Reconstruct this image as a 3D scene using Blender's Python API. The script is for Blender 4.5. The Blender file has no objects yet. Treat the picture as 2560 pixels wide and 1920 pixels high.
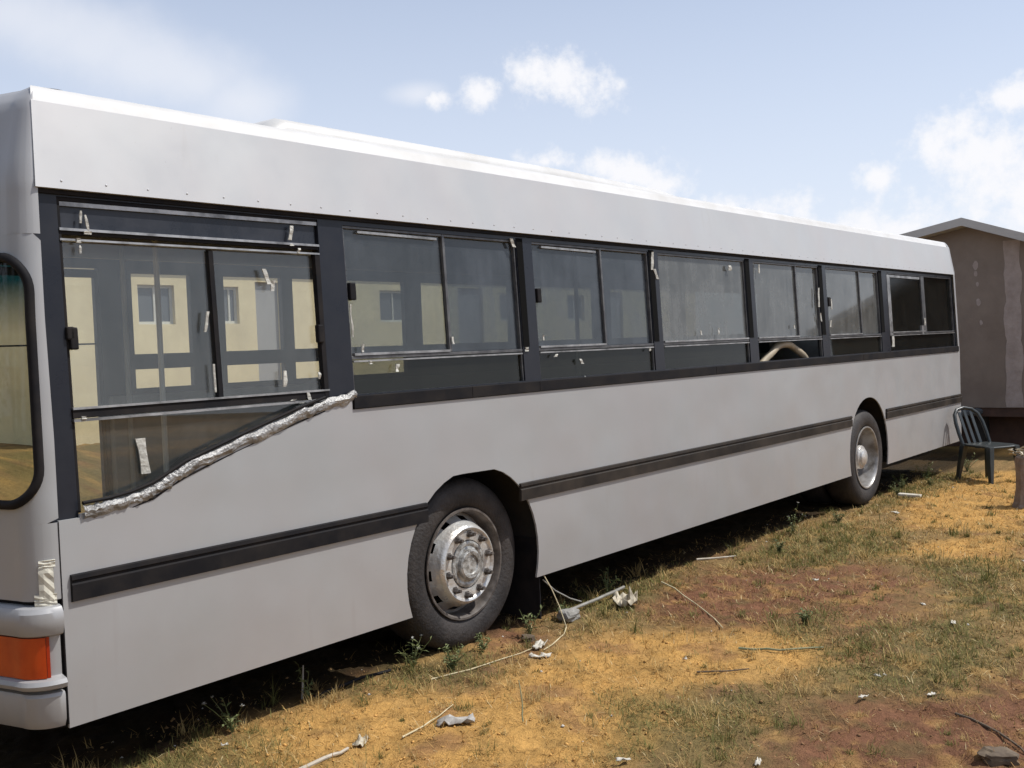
import bpy, bmesh, math, random
import numpy as np
from mathutils import Vector, Matrix
from mathutils.geometry import tessellate_polygon
random.seed(7); np.random.seed(7)
R = math.radians
scene = bpy.context.scene
COL = scene.collection

# ------------------------------------------------------------------ camera
cam_d = bpy.data.cameras.new("camera"); cam = bpy.data.objects.new("camera", cam_d); COL.objects.link(cam)
CX, CY, CZ, YAW, PIT, ROL = -1.86832, -3.72738, 1.6531, 0.884624, -0.0377425, -0.0376019
fw = Vector((math.sin(YAW)*math.cos(PIT), math.cos(YAW)*math.cos(PIT), math.sin(PIT)))
rt = Vector((math.cos(YAW), -math.sin(YAW), 0)); up = rt.cross(fw)
r2 = math.cos(ROL)*rt + math.sin(ROL)*up; u2 = -math.sin(ROL)*rt + math.cos(ROL)*up
m = Matrix((r2, u2, -fw)).transposed().to_4x4(); m.translation = Vector((CX, CY, CZ))
cam.matrix_world = m
cam_d.sensor_width = 36; cam_d.lens = 1031.53/1024*36; cam_d.clip_start = .05; cam_d.clip_end = 3000
scene.camera = cam

# ------------------------------------------------------------------ light
SUN = Vector((.42, -.50, 1.0)).normalized()
ELEV = math.asin(SUN.z); AZ = math.atan2(SUN.x, SUN.y)
ld = bpy.data.lights.new("sun", 'SUN'); ld.energy = 4.4; ld.angle = R(.53); ld.color = (1, .965, .905)
lo = bpy.data.objects.new("sun", ld); COL.objects.link(lo)
lo.rotation_euler = (-SUN).to_track_quat('-Z', 'Y').to_euler()
scene.view_settings.view_transform = 'Standard'; scene.view_settings.look = 'None'
scene.view_settings.exposure = 0.0; scene.view_settings.gamma = 1

def nd(nt, typ, **kw):
    n = nt.nodes.new(typ)
    for k, v in kw.items():
        if k in n.inputs.keys() if isinstance(k, str) else False: n.inputs[k].default_value = v
        else: setattr(n, k, v)
    return n
def math_n(nt, op, a, b=None, c=None, clamp=False):
    n = nt.nodes.new('ShaderNodeMath'); n.operation = op; n.use_clamp = clamp
    for i, v in enumerate((a, b, c)):
        if v is None: continue
        if isinstance(v, (int, float)): n.inputs[i].default_value = v
        else: nt.links.new(v, n.inputs[i])
    return n.outputs[0]

w = bpy.data.worlds.new("World"); scene.world = w; w.use_nodes = True
nt = w.node_tree; nt.nodes.clear()
out = nt.nodes.new('ShaderNodeOutputWorld')
sky = nt.nodes.new('ShaderNodeTexSky'); sky.sky_type = 'NISHITA'; sky.sun_disc = False
sky.sun_elevation = ELEV; sky.sun_rotation = AZ; sky.air_density = 1.0; sky.dust_density = 1.6; sky.ozone_density = 1.5; sky.altitude = 800
bg = nt.nodes.new('ShaderNodeBackground'); bg.inputs[1].default_value = .14
nt.links.new(sky.outputs[0], bg.inputs[0])
tc = nt.nodes.new('ShaderNodeTexCoord')
gen = tc.outputs['Generated']
# fractal noise on the view direction that breaks up the clouds
def noise(scale, detail, rough, vec=gen, sx=None):
    n = nt.nodes.new('ShaderNodeTexNoise'); n.inputs['Scale'].default_value = scale
    n.inputs['Detail'].default_value = detail; n.inputs['Roughness'].default_value = rough
    nt.links.new(vec, n.inputs['Vector']); return n.outputs['Fac']
def blob(c, ra, rb):
    s = nt.nodes.new('ShaderNodeVectorMath'); s.operation = 'SUBTRACT'; nt.links.new(gen, s.inputs[0]); s.inputs[1].default_value = c
    k = nt.nodes.new('ShaderNodeVectorMath'); k.operation = 'MULTIPLY'; nt.links.new(s.outputs[0], k.inputs[0]); k.inputs[1].default_value = (1/ra, 1/ra, 1/rb)
    l = nt.nodes.new('ShaderNodeVectorMath'); l.operation = 'LENGTH'; nt.links.new(k.outputs[0], l.inputs[0])
    return math_n(nt, 'SUBTRACT', 1.0, l.outputs['Value'])
def field(blobs):
    f = None
    for b in blobs:
        o = blob(*b); f = o if f is None else math_n(nt, 'SMOOTH_MAX', f, o, .25)
    return f
cum = field([((.781,.573,.247), .042, .030), ((.800,.552,.236), .042, .027), ((.768,.588,.254), .028, .024),
             ((.740,.631,.234), .022, .017), ((.712,.662,.232), .016, .010), ((.836,.526,.157), .044, .024), ((.853,.501,.145), .034, .020),
             ((.818,.55,.166), .034, .018), ((.787,.592,.172), .040, .015), ((.956,.249,.150), .070, .046), ((.948,.27,.169), .05, .03),
             ((.957,.219,.192), .034, .022), ((.966,.23,.112), .11, .045), ((.934,.33,.137), .028, .015),
             ((.897,.424,.115), .060, .022), ((.88,.458,.120), .045, .018), ((.99,-.15,.14), .14, .08), ((.93,.33,.09), .14, .03),
             ((.95,-.30,.20), .12, .06), ((-.6,-.7,.35), .25, .10), ((.2,-.95,.25), .25, .08), ((-.9,.2,.3), .2, .08)])
n1 = noise(34, 9, .62); n2 = noise(110, 5, .6)
nn = math_n(nt, 'ADD', math_n(nt, 'MULTIPLY', n1, .8), math_n(nt, 'MULTIPLY', n2, .2))
dens = math_n(nt, 'ADD', cum, math_n(nt, 'MULTIPLY', math_n(nt, 'SUBTRACT', nn, .5), 3.2))
mr = nt.nodes.new('ShaderNodeMapRange'); mr.interpolation_type = 'SMOOTHSTEP'; nt.links.new(dens, mr.inputs[0])
mr.inputs[1].default_value = -.02; mr.inputs[2].default_value = 1.05; mr.inputs[4].default_value = .96
cir = field([((.420,.860,.290), .075, .035), ((.446,.849,.282), .070, .038), ((.475,.838,.272), .075, .040), ((.506,.822,.261), .075, .042), ((.528,.812,.253), .07, .040), ((.547,.801,.247), .065, .036),
             ((.581,.781,.229), .06, .032), ((.700,.672,.236), .030, .012)])
n3 = noise(14, 6, .55)
cd = math_n(nt, 'ADD', cir, math_n(nt, 'MULTIPLY', math_n(nt, 'SUBTRACT', n3, .5), 1.1))
mr2 = nt.nodes.new('ShaderNodeMapRange'); mr2.interpolation_type = 'SMOOTHSTEP'; nt.links.new(cd, mr2.inputs[0])
mr2.inputs[1].default_value = -.25; mr2.inputs[2].default_value = .95; mr2.inputs[4].default_value = .50
# thin high veil, denser near the horizon and towards the sun
sep = nt.nodes.new('ShaderNodeSeparateXYZ'); nt.links.new(gen, sep.inputs[0])
veil = nt.nodes.new('ShaderNodeMapRange'); nt.links.new(sep.outputs['Z'], veil.inputs[0])
veil.inputs[1].default_value = .36; veil.inputs[2].default_value = .02; veil.inputs[3].default_value = .38; veil.inputs[4].default_value = .90
cm = math_n(nt, 'MAXIMUM', mr.outputs[0], mr2.outputs[0])
bgv = nt.nodes.new('ShaderNodeBackground'); bgv.inputs[0].default_value = (.83, .88, 1, 1); bgv.inputs[1].default_value = 1.0
mv = nt.nodes.new('ShaderNodeMixShader'); nt.links.new(veil.outputs[0], mv.inputs[0]); nt.links.new(bg.outputs[0], mv.inputs[1]); nt.links.new(bgv.outputs[0], mv.inputs[2])
bgc = nt.nodes.new('ShaderNodeBackground'); bgc.inputs[0].default_value = (.97, .97, 1, 1); bgc.inputs[1].default_value = 1.0
mx = nt.nodes.new('ShaderNodeMixShader'); nt.links.new(cm, mx.inputs[0]); nt.links.new(mv.outputs[0], mx.inputs[1]); nt.links.new(bgc.outputs[0], mx.inputs[2])
nt.links.new(mx.outputs[0], out.inputs[0])

# ------------------------------------------------------------------ helpers
def tag(o, label=None, cat=None, group=None, kind=None):
    if label: o['label'] = label
    if cat: o['category'] = cat
    if group: o['group'] = group
    if kind: o['kind'] = kind
    return o
def empty(name, loc=(0, 0, 0), rz=0):
    o = bpy.data.objects.new(name, None); o.empty_display_size = .2; COL.objects.link(o)
    o.location = loc; o.rotation_euler = (0, 0, rz); return o
class MB:
    def __init__(s): s.v = []; s.f = []
    def add(s, vs, fs):
        n = len(s.v); s.v += [tuple(v) for v in vs]; s.f += [tuple(i+n for i in f) for f in fs]; return s
    def box(s, x0, x1, y0, y1, z0, z1):
        return s.add([(x0,y0,z0),(x1,y0,z0),(x1,y1,z0),(x0,y1,z0),(x0,y0,z1),(x1,y0,z1),(x1,y1,z1),(x0,y1,z1)],
                     [(0,3,2,1),(4,5,6,7),(0,1,5,4),(1,2,6,5),(2,3,7,6),(3,0,4,7)])
    def tube(s, path, r, seg=8, closed=False, caps=True):
        P = [Vector(p) for p in path]; n = len(P)
        rr = r if isinstance(r, (list, tuple)) else [r]*n
        vs = []; fs = []; u = None
        for i, p in enumerate(P):
            a = P[(i-1) % n] if (closed or i > 0) else p; b = P[(i+1) % n] if (closed or i < n-1) else p
            t = (b-a).normalized()
            if u is None:
                rf = Vector((.13, .21, .97)); rf = rf if abs(t.dot(rf)) < .9 else Vector((1, 0, 0)); u = t.cross(rf)
            u = (u-t*u.dot(t)).normalized(); v = t.cross(u)
            for k in range(seg):
                an = 2*math.pi*k/seg; vs.append(p+rr[i]*(math.cos(an)*u+math.sin(an)*v))
        for i in range(n if closed else n-1):
            j = (i+1) % n
            for k in range(seg):
                l = (k+1) % seg; fs.append((i*seg+k, i*seg+l, j*seg+l, j*seg+k))
        if caps and not closed:
            fs.append(tuple(range(seg))); fs.append(tuple((n-1)*seg+k for k in reversed(range(seg))))
        return s.add(vs, fs)
    def lathe(s, prof, c=(0, 0, 0), seg=64, skip=None, closed=False):
        vs = []; fs = []; n = len(prof)
        for r, y in prof:
            for k in range(seg):
                a = 2*math.pi*k/seg; vs.append((c[0]+r*math.cos(a), c[1]+y, c[2]+r*math.sin(a)))
        for i in range(n if closed else n-1):
            j = (i+1) % n
            for k in range(seg):
                if skip and skip(i, k): continue
                l = (k+1) % seg; fs.append((i*seg+k, i*seg+l, j*seg+l, j*seg+k))
        return s.add(vs, fs)
    def plate(s, outline, holes=(), y0=0., y1=.02, yf=None):
        loops = [list(outline)]+[list(h) for h in holes]
        tri = tessellate_polygon([[Vector((p[0], p[1], 0)) for p in l] for l in loops])
        flat = [p for l in loops for p in l]; n = len(flat); sh = yf or (lambda x, z: 0.)
        vs = [(x, y0+sh(x, z), z) for x, z in flat]+[(x, y1+sh(x, z), z) for x, z in flat]
        fs = [tuple(t) for t in tri]+[tuple(i+n for i in reversed(t)) for t in tri]; o = 0
        for l in loops:
            k = len(l)
            for i in range(k):
                j = (i+1) % k; fs.append((o+i, o+j, o+j+n, o+i+n))
            o += k
        return s.add(vs, fs)
    def pieces(s):
        """the builder's connected pieces, each as a builder of its own"""
        par = list(range(len(s.v)))
        def find(a):
            while par[a] != a: par[a] = par[par[a]]; a = par[a]
            return a
        for f in s.f:
            r0 = find(f[0])
            for i in f[1:]: par[find(i)] = r0
        out = {}
        for f in s.f: out.setdefault(find(f[0]), []).append(f)
        res = []
        for fs in out.values():
            ids = sorted({i for f in fs for i in f}); ix = {i: k for k, i in enumerate(ids)}
            p = MB(); p.v = [s.v[i] for i in ids]; p.f = [tuple(ix[i] for i in f) for f in fs]; res.append(p)
        return res
    def split(s, name, mat, parent=None, **kw): return [p.build(name, mat, parent, **kw) for p in s.pieces()]
    def build(s, name, mat, parent=None, smooth=False, bevel=0, angle=40):
        me = bpy.data.meshes.new(name); me.from_pydata(s.v, [], s.f)
        bm = bmesh.new(); bm.from_mesh(me); bmesh.ops.recalc_face_normals(bm, faces=bm.faces); bm.to_mesh(me); bm.free()
        o = bpy.data.objects.new(name, me); COL.objects.link(o)
        if mat: me.materials.append(mat)
        if parent: o.parent = parent
        if smooth:
            me.polygons.foreach_set('use_smooth', [True]*len(me.polygons))
            me.set_sharp_from_angle(angle=R(angle))
        if bevel:
            b = o.modifiers.new('bevel', 'BEVEL'); b.width = bevel; b.segments = 2; b.limit_method = 'ANGLE'; b.angle_limit = R(35)
        return o
def copy_tree(o, parent=None):
    c = o.copy(); COL.objects.link(c)
    if parent: c.parent = parent
    for ch in list(o.children): copy_tree(ch, c)
    return c

# ------------------------------------------------------------------ materials
def mat(name, col, rough=.5, metal=0., spec=.5, var=None, vscale=3., bump=0., bscale=40., rvar=0., coat=0.):
    """principled with a second colour mixed in by noise and a noise bump"""
    m = bpy.data.materials.new(name); m.use_nodes = True; t = m.node_tree; b = t.nodes['Principled BSDF']
    b.inputs['Roughness'].default_value = rough; b.inputs['Metallic'].default_value = metal
    b.inputs['Specular IOR Level'].default_value = spec; b.inputs['Coat Weight'].default_value = coat
    b.inputs['Base Color'].default_value = (*col, 1)
    tcn = t.nodes.new('ShaderNodeTexCoord')
    if var:
        n = t.nodes.new('ShaderNodeTexNoise'); n.inputs['Scale'].default_value = vscale; n.inputs['Detail'].default_value = 7; n.inputs['Roughness'].default_value = .65
        t.links.new(tcn.outputs['Object'], n.inputs['Vector'])
        r = t.nodes.new('ShaderNodeValToRGB'); r.color_ramp.elements[0].position = .38; r.color_ramp.elements[1].position = .66
        r.color_ramp.elements[0].color = (*col, 1); r.color_ramp.elements[1].color = (*var, 1)
        t.links.new(n.outputs['Fac'], r.inputs[0]); t.links.new(r.outputs[0], b.inputs['Base Color'])
        if rvar:
            mrn = t.nodes.new('ShaderNodeMapRange'); t.links.new(n.outputs['Fac'], mrn.inputs[0])
            mrn.inputs[1].default_value = .3; mrn.inputs[2].default_value = .7
            mrn.inputs[3].default_value = rough-rvar; mrn.inputs[4].default_value = rough+rvar; t.links.new(mrn.outputs[0], b.inputs['Roughness'])
    if bump:
        n = t.nodes.new('ShaderNodeTexNoise'); n.inputs['Scale'].default_value = bscale; n.inputs['Detail'].default_value = 5
        t.links.new(tcn.outputs['Object'], n.inputs['Vector'])
        bp = t.nodes.new('ShaderNodeBump'); bp.inputs['Strength'].default_value = bump; bp.inputs['Distance'].default_value = .02
        t.links.new(n.outputs['Fac'], bp.inputs['Height']); t.links.new(bp.outputs[0], b.inputs['Normal'])
    return m
def paint_mat(name, col, dirt, zd=(.28, .95), wave=.45):
    """hand-sprayed silver paint: soft blotches, faint panel waves, dust thicker towards the skirt edge in ragged splashes"""
    m = bpy.data.materials.new(name); m.use_nodes = True; t = m.node_tree; b = t.nodes['Principled BSDF']
    b.inputs['Roughness'].default_value = .42; b.inputs['Metallic'].default_value = .22; b.inputs['Specular IOR Level'].default_value = .4
    tcn = t.nodes.new('ShaderNodeTexCoord'); ob = tcn.outputs['Object']
    def nz(s, d, r=.6, sc=None):
        n = t.nodes.new('ShaderNodeTexNoise'); n.inputs['Scale'].default_value = s; n.inputs['Detail'].default_value = d; n.inputs['Roughness'].default_value = r
        if sc:
            mp = t.nodes.new('ShaderNodeMapping'); mp.inputs['Scale'].default_value = sc; t.links.new(ob, mp.inputs[0]); t.links.new(mp.outputs[0], n.inputs['Vector'])
        else: t.links.new(ob, n.inputs['Vector'])
        return n.outputs['Fac']
    def mixc(f, a, bb):
        x = t.nodes.new('ShaderNodeMix'); x.data_type = 'RGBA'; t.links.new(f, x.inputs[0])
        for v, i in ((a, 6), (bb, 7)):
            if isinstance(v, tuple): x.inputs[i].default_value = (*v, 1)
            else: t.links.new(v, x.inputs[i])
        return x.outputs[2]
    def ramp(v, a, bb, lo=0., hi=1.):
        x = t.nodes.new('ShaderNodeMapRange'); t.links.new(v, x.inputs[0]); x.inputs[1].default_value = a; x.inputs[2].default_value = bb
        x.inputs[3].default_value = lo; x.inputs[4].default_value = hi; return x.outputs[0]
    c = mixc(ramp(nz(1.3, 4), .35, .65), tuple(v*.97 for v in col), tuple(v*1.03 for v in col))
    c = mixc(ramp(nz(2.1, 2, .5, (1, 1, .6)), .35, .65, 0, .45), c, (col[0]*1.02, col[1]*.95, col[2]*.94))
    sx = t.nodes.new('ShaderNodeSeparateXYZ'); t.links.new(ob, sx.inputs[0])
    h = math_n(t, 'ADD', sx.outputs['Z'], math_n(t, 'MULTIPLY', math_n(t, 'SUBTRACT', nz(5, 6, .7), .5), .5))
    c = mixc(ramp(h, zd[1], zd[0], 0, .38), c, dirt)
    c = mixc(ramp(nz(60, 3, .6), .70, .78, 0, .35), c, tuple(v*.55 for v in dirt))
    streak = math_n(t, 'MULTIPLY', ramp(nz(16, 4, .6, (1, 1, .06)), .60, .74, 0, .22), ramp(nz(1.7, 2), .45, .6))
    c = mixc(streak, c, dirt)
    t.links.new(c, b.inputs['Base Color'])
    bp = t.nodes.new('ShaderNodeBump'); bp.inputs['Strength'].default_value = wave; bp.inputs['Distance'].default_value = .05
    t.links.new(math_n(t, 'ADD', nz(1.1, 2), math_n(t, 'MULTIPLY', nz(150, 2), .006)), bp.inputs['Height']); t.links.new(bp.outputs[0], b.inputs['Normal'])
    t.links.new(ramp(nz(3, 5), .3, .7, .36, .52), b.inputs['Roughness'])
    return m
def glass_mat(name, tint=(.80, .84, .82), dust=.10, dustcol=(.33, .33, .31), rough=.02, band=None, refl=1.0):
    m = bpy.data.materials.new(name); m.use_nodes = True; t = m.node_tree; t.nodes.clear()
    o = t.nodes.new('ShaderNodeOutputMaterial'); tr = t.nodes.new('ShaderNodeBsdfTransparent'); tr.inputs[0].default_value = (*tint, 1)
    gl = t.nodes.new('ShaderNodeBsdfGlossy'); gl.inputs['Roughness'].default_value = rough; gl.inputs[0].default_value = (1, 1, 1, 1)
    df = t.nodes.new('ShaderNodeBsdfDiffuse'); df.inputs[0].default_value = (*dustcol, 1)
    lw = t.nodes.new('ShaderNodeLayerWeight'); lw.inputs['Blend'].default_value = .5
    tcn = t.nodes.new('ShaderNodeTexCoord')
    n = t.nodes.new('ShaderNodeTexNoise'); n.inputs['Scale'].default_value = 4; n.inputs['Detail'].default_value = 8; n.inputs['Roughness'].default_value = .7
    t.links.new(tcn.outputs['Object'], n.inputs['Vector'])
    mp = t.nodes.new('ShaderNodeMapping'); mp.inputs['Scale'].default_value = (9, 9, .7); t.links.new(tcn.outputs['Object'], mp.inputs[0])
    n2 = t.nodes.new('ShaderNodeTexNoise'); n2.inputs['Scale'].default_value = 2; n2.inputs['Detail'].default_value = 5; t.links.new(mp.outputs[0], n2.inputs['Vector'])
    d = math_n(t, 'MULTIPLY', math_n(t, 'POWER', math_n(t, 'ADD', math_n(t, 'MULTIPLY', n.outputs['Fac'], 1.2), math_n(t, 'MULTIPLY', n2.outputs['Fac'], .5)), 1.6), dust, clamp=True)
    m1 = t.nodes.new('ShaderNodeMixShader'); t.links.new(d, m1.inputs[0]); t.links.new(tr.outputs[0], m1.inputs[1]); t.links.new(df.outputs[0], m1.inputs[2])
    fr = math_n(t, 'MULTIPLY_ADD', math_n(t, 'POWER', lw.outputs['Facing'], 5.0), .90*refl, .045*refl, clamp=True)
    m2 = t.nodes.new('ShaderNodeMixShader'); t.links.new(fr, m2.inputs[0]); t.links.new(m1.outputs[0], m2.inputs[1]); t.links.new(gl.outputs[0], m2.inputs[2])
    if band:   # sun-shade strip printed in the top of the screen
        sp = t.nodes.new('ShaderNodeSeparateXYZ'); t.links.new(tcn.outputs['Object'], sp.inputs[0])
        r = t.nodes.new('ShaderNodeMapRange'); t.links.new(sp.outputs['Z'], r.inputs[0]); r.inputs[1].default_value = band[0]; r.inputs[2].default_value = band[1]
        x = t.nodes.new('ShaderNodeMix'); x.data_type = 'RGBA'; t.links.new(r.outputs[0], x.inputs[0]); x.inputs[6].default_value = (*tint, 1); x.inputs[7].default_value = (.004, .10, .17, 1)
        t.links.new(x.outputs[2], tr.inputs[0])
    bp = t.nodes.new('ShaderNodeBump'); bp.inputs['Strength'].default_value = .05; bp.inputs['Distance'].default_value = .02
    n3 = t.nodes.new('ShaderNodeTexNoise'); n3.inputs['Scale'].default_value = 1.5; t.links.new(tcn.outputs['Object'], n3.inputs['Vector'])
    t.links.new(n3.outputs['Fac'], bp.inputs['Height']); t.links.new(bp.outputs[0], gl.inputs['Normal'])
    t.links.new(m2.outputs[0], o.inputs[0]); return m

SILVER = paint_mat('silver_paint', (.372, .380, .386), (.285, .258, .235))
SILVER_LIT = paint_mat('silver_paint_lit', (.470, .478, .482), (.37, .345, .315), zd=(2.0, 2.15), wave=.15)  # same silver lightened: brightness of the tilted upper panel put into the colour
ROOFM = mat('roof_paint', (.56, .555, .545), .5, var=(.48, .47, .45), vscale=2.5)
BLACKR = mat('black_rubber', (.008, .008, .010), .75, spec=.15, var=(.022, .019, .018), vscale=6, rvar=.12)
DUSTYR = mat('dusty_rubber', (.016, .014, .013), .65, spec=.2, var=(.048, .038, .030), vscale=3.5, rvar=.12)
BANDM = mat('window_band_paint', (.013, .015, .022), .32, var=(.020, .022, .029), vscale=4, rvar=.08, spec=.28)
MATTE = mat('matte_black', (.004, .004, .004), .9, spec=.1)
BOARD = mat('dark_board', (.014, .017, .024), .28, spec=.3, var=(.034, .037, .046), vscale=5, rvar=.1)
ALU = mat('aluminium_rail', (.42, .42, .42), .38, .6, var=(.16, .16, .16), vscale=9)
DARKALU = mat('dark_rail', (.06, .06, .065), .4, .3, var=(.14, .14, .14), vscale=12)
GLASS = glass_mat('window_glass', (.62, .65, .64), .20, (.17, .185, .205), .03)
GLASS_CLEAR = glass_mat('cab_glass', (.93, .935, .915), .10, (.27, .28, .28))
GLASS_FAR = glass_mat('far_glass', (.965, .965, .945), .015)
GLASS_DIRTY = glass_mat('dusty_glass', (.42, .44, .44), .60, (.185, .19, .185), .06)
GLASS_DARK = glass_mat('dark_glass', (.25, .26, .25), .08, (.10, .10, .09), .12, refl=.35)
SCREEN = glass_mat('windscreen_glass', (.80, .82, .70), .04, band=(1.76, 1.96), refl=.5)
TAPE = mat('white_tape', (.52, .51, .46), .6, var=(.32, .31, .28), vscale=25, bump=.4, bscale=60)
FOIL = mat('foil_tape', (.40, .395, .385), .42, .45, var=(.16, .155, .15), vscale=11, bump=.8, bscale=45)
INNER = mat('interior_lining', (.10, .105, .105), .7, var=(.16, .16, .15), vscale=3)
INDARK = mat('interior_pillar', (.045, .054, .066), .6, var=(.070, .076, .086), vscale=4)
FLOORM = mat('bus_floor', (.30, .22, .12), .6, var=(.20, .15, .09), vscale=4)
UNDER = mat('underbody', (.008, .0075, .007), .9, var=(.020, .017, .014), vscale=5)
TYREM = mat('tyre_rubber', (.013, .011, .011), .7, var=(.044, .037, .034), vscale=4.5, bump=.3, bscale=60)
WHEELM = mat('wheel_paint', (.66, .665, .65), .34, .45, var=(.42, .38, .34), vscale=7, bump=.3, bscale=30, rvar=.12)
WHEELD = mat('wheel_grime_shade', (.040, .032, .028), .6, var=(.15, .13, .115), vscale=11)  # shade inside the rims and rear dish put into the colour; grime on the nuts
HUBM = mat('hub_metal', (.50, .50, .48), .4, .3, var=(.07, .06, .05), vscale=24, bump=.3, bscale=40)
WHEELR = mat('rear_rim_paint', (.40, .395, .39), .36, .35, var=(.16, .14, .12), vscale=6)
ORANGE = mat('orange_lens', (.50, .055, .006), .22, var=(.36, .030, .004), vscale=5, coat=.4)
LENSRED = mat('lens_dark', (.35, .03, .006), .25)
PALE = mat('pale_post', (.5, .5, .47), .5)

# ------------------------------------------------------------------ bus
bus = empty('bus'); tag(bus, 'long silver-grey bus with black window band and tape-patched driver window, parked on dry grass', 'bus')
L0, L1 = 11.24, 11.43
def lean(z): return .018 + max(0, z-1.37)*.045
LEAN = lambda x, z: lean(z)
def arc(cx, cz, rx, rz, zb, n=26, top=None):
    """points of a wheel arch from the left skirt edge over to the right one"""
    a0 = math.asin((cz-zb)/rz); pts = []
    for i in range(n+1):
        a = math.pi+a0-(math.pi+2*a0)*i/n
        e = 1.0
        x = cx+rx*math.copysign(abs(math.cos(a))**.94, math.cos(a)); z = cz+rz*math.sin(a)
        if top: z = min(z, top-(x-cx-.14)*.02)
        pts.append((x, z))
    return pts
ZS = .285
ARCH1 = arc(2.33, .46, .545, .53, ZS, top=.965); ARCH2 = arc(8.235, .46, .52, .545, ZS)
DIP = [(1.47, 1.424), (1.30, 1.395), (1.128, 1.350), (.80, 1.258), (.542, 1.178), (.46, 1.140), (.391, 1.114), (.28, 1.094), (.16, 1.083), (.083, 1.077)]
low = [(0, ZS)]+ARCH1+ARCH2+[(L0, ZS), (L0, 1.372), (1.47, 1.372)]+DIP+[(.083, 1.064), (0, 1.064)]
# split the panel at the moulding so upper and lower sheets are separate pieces of sheet metal
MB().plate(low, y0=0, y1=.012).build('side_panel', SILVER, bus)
# ---- near window band
WIN = [(1.505, 2.835, 2.219), (2.985, 4.29, 3.71), (4.415, 5.745, None), (5.895, 7.205, 6.72), (7.375, 8.73, 8.21), (8.965, 11.215, 10.13)]
ZB, ZT = 1.442, 2.262
h1 = [(.088, 1.06), (.30, 1.075), (.40, 1.10), (.55, 1.165), (.81, 1.245), (1.135, 1.34), (1.345, 1.395), (1.352, 2.278), (.088, 2.278)]
holes = [h1]+[[(a, ZB), (b, ZB), (b, ZT), (a, ZT)] for a, b, _ in WIN]
band = [(-.012, 1.03), (.42, 1.03), (1.2, 1.32), (1.45, 1.37), (L0, 1.37), (L0, 2.31), (-.012, 2.31)]
MB().plate(band, holes, 0, .05, LEAN).build('window_band', BANDM, bus)
b = MB()
def slat(b, x0, x1, z0, z1, d0=-.004, d1=.04):
    """a bar on the leaning window plane"""
    vs = []
    for x in (x0, x1):
        for z in (z0, z1):
            vs += [(x, lean(z)+d0, z), (x, lean(z)+d1, z)]
    return b.add(vs, [(0,1,3,2),(4,6,7,5),(0,4,5,1),(2,3,7,6),(0,2,6,4),(1,5,7,3)])
def slope_bar(b, xa, za, xb, zb, t, d0=-.004, d1=.03):
    vs = []
    for x, z in ((xa, za), (xb, zb)):
        for dz in (-t/2, t/2): vs += [(x, lean(z)+d0, z+dz), (x, lean(z)+d1, z+dz)]
    return b.add(vs, [(0,1,3,2),(4,6,7,5),(0,4,5,1),(2,3,7,6),(0,2,6,4),(1,5,7,3)])
# rail under the windows
b = MB(); b.box(1.475, L0, -.010, .03, 1.374, 1.436)
for x in (2.33, 2.93, 5.1, 8.1): b.box(x, x+.006, -.0125, -.006, 1.374, 1.436)
b.build('waist_rail', BLACKR, bus, bevel=.004)
slat(MB(), 0.0, L0, 2.285, 2.302, -.012, .02).build('drip_seal', BLACKR, bus)
def pane(name_mat, x0, x1, z0, z1, parent, d=.026, name='pane'):
    return slat(MB(), x0, x1, z0, z1, d, d+.006).build(name, name_mat, parent)
def scrap_mesh(b, x, z, w, h, tilt=0., n=4, d=-.010):
    """crumpled scrap of tape stuck on the window plane"""
    rows = []
    for i in range(n+1):
        t = i/n; cx = x+(t-.5)*.8*h*math.sin(tilt); cz = z+(t-.5)*.8*h*math.cos(tilt)
        ww = .62*w*(.6+.5*random.random()); o = d-random.random()*.006
        rows.append([(cx-ww/2, lean(cz)+o, cz), (cx+ww/2, lean(cz)+o-random.random()*.004, cz)])
    vs = [p for r_ in rows for p in r_]; k = len(vs); vs += [(p[0], p[1]+.005, p[2]) for p in vs]
    fs = []
    for i in range(n):
        a = 2*i; fs += [(a, a+1, a+3, a+2), (k+a, k+a+2, k+a+3, k+a+1), (a, a+2, k+a+2, k+a), (a+1, k+a+1, k+a+3, a+3)]
    fs += [(0, k, k+1, 1), (2*n, 2*n+1, k+2*n+1, k+2*n)]
    return b.add(vs, fs)
# ---- driver's window
dw = MB()
slat(dw, .090, 1.35, 2.135, 2.150, .004, .03); slat(dw, .090, 1.35, 1.437, 1.470, .002, .03)
slat(dw, .742, .766, 1.475, 2.105, .004, .032); slat(dw, 1.322, 1.352, 1.40, 2.12, .000, .03); slat(dw, .088, .10, 1.08, 2.27, .002, .03)
slat(dw, .090, 1.35, 2.262, 2.278, .004, .03)
dwo = dw.build('driver_window', BLACKR, bus, bevel=.002)
b = MB(); slat(b, .090, 1.35, 2.150, 2.160, -.004, .02); slat(b, .090, 1.35, 2.112, 2.120, -.002, .02)
slat(b, .090, 1.35, 1.470, 1.478, -.004, .02); slat(b, .090, 1.35, 1.424, 1.434, -.004, .02); slope_bar(b, .095, 2.252, 1.35, 2.258, .016, .004, .02)
b.split('rail', ALU, dwo)
slat(MB(), .10, 1.345, 2.162, 2.262, .016, .03).build('top_board', BOARD, dwo)
pane(GLASS_CLEAR, .10, .742, 1.478, 2.112, dwo, .020); pane(GLASS_CLEAR, .766, 1.322, 1.478, 2.112, dwo, .024)
MB().plate([(.10, 1.06), (.30, 1.07), (.55, 1.15), (.81, 1.235), (1.135, 1.33), (1.32, 1.38), (1.32, 1.436), (.10, 1.436)], (), .020, .026, LEAN).build('lower_pane', GLASS_CLEAR, dwo)
b = MB()
for x, z, hh in ((.112, 1.74, .085), (1.318, 1.74, .085), (.10, 1.76, .05)): slat(b, x-.014, x+.018, z-hh/2, z+hh/2, -.010, .02)
b.split('window_catch', BLACKR, dwo, bevel=.006)
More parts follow.
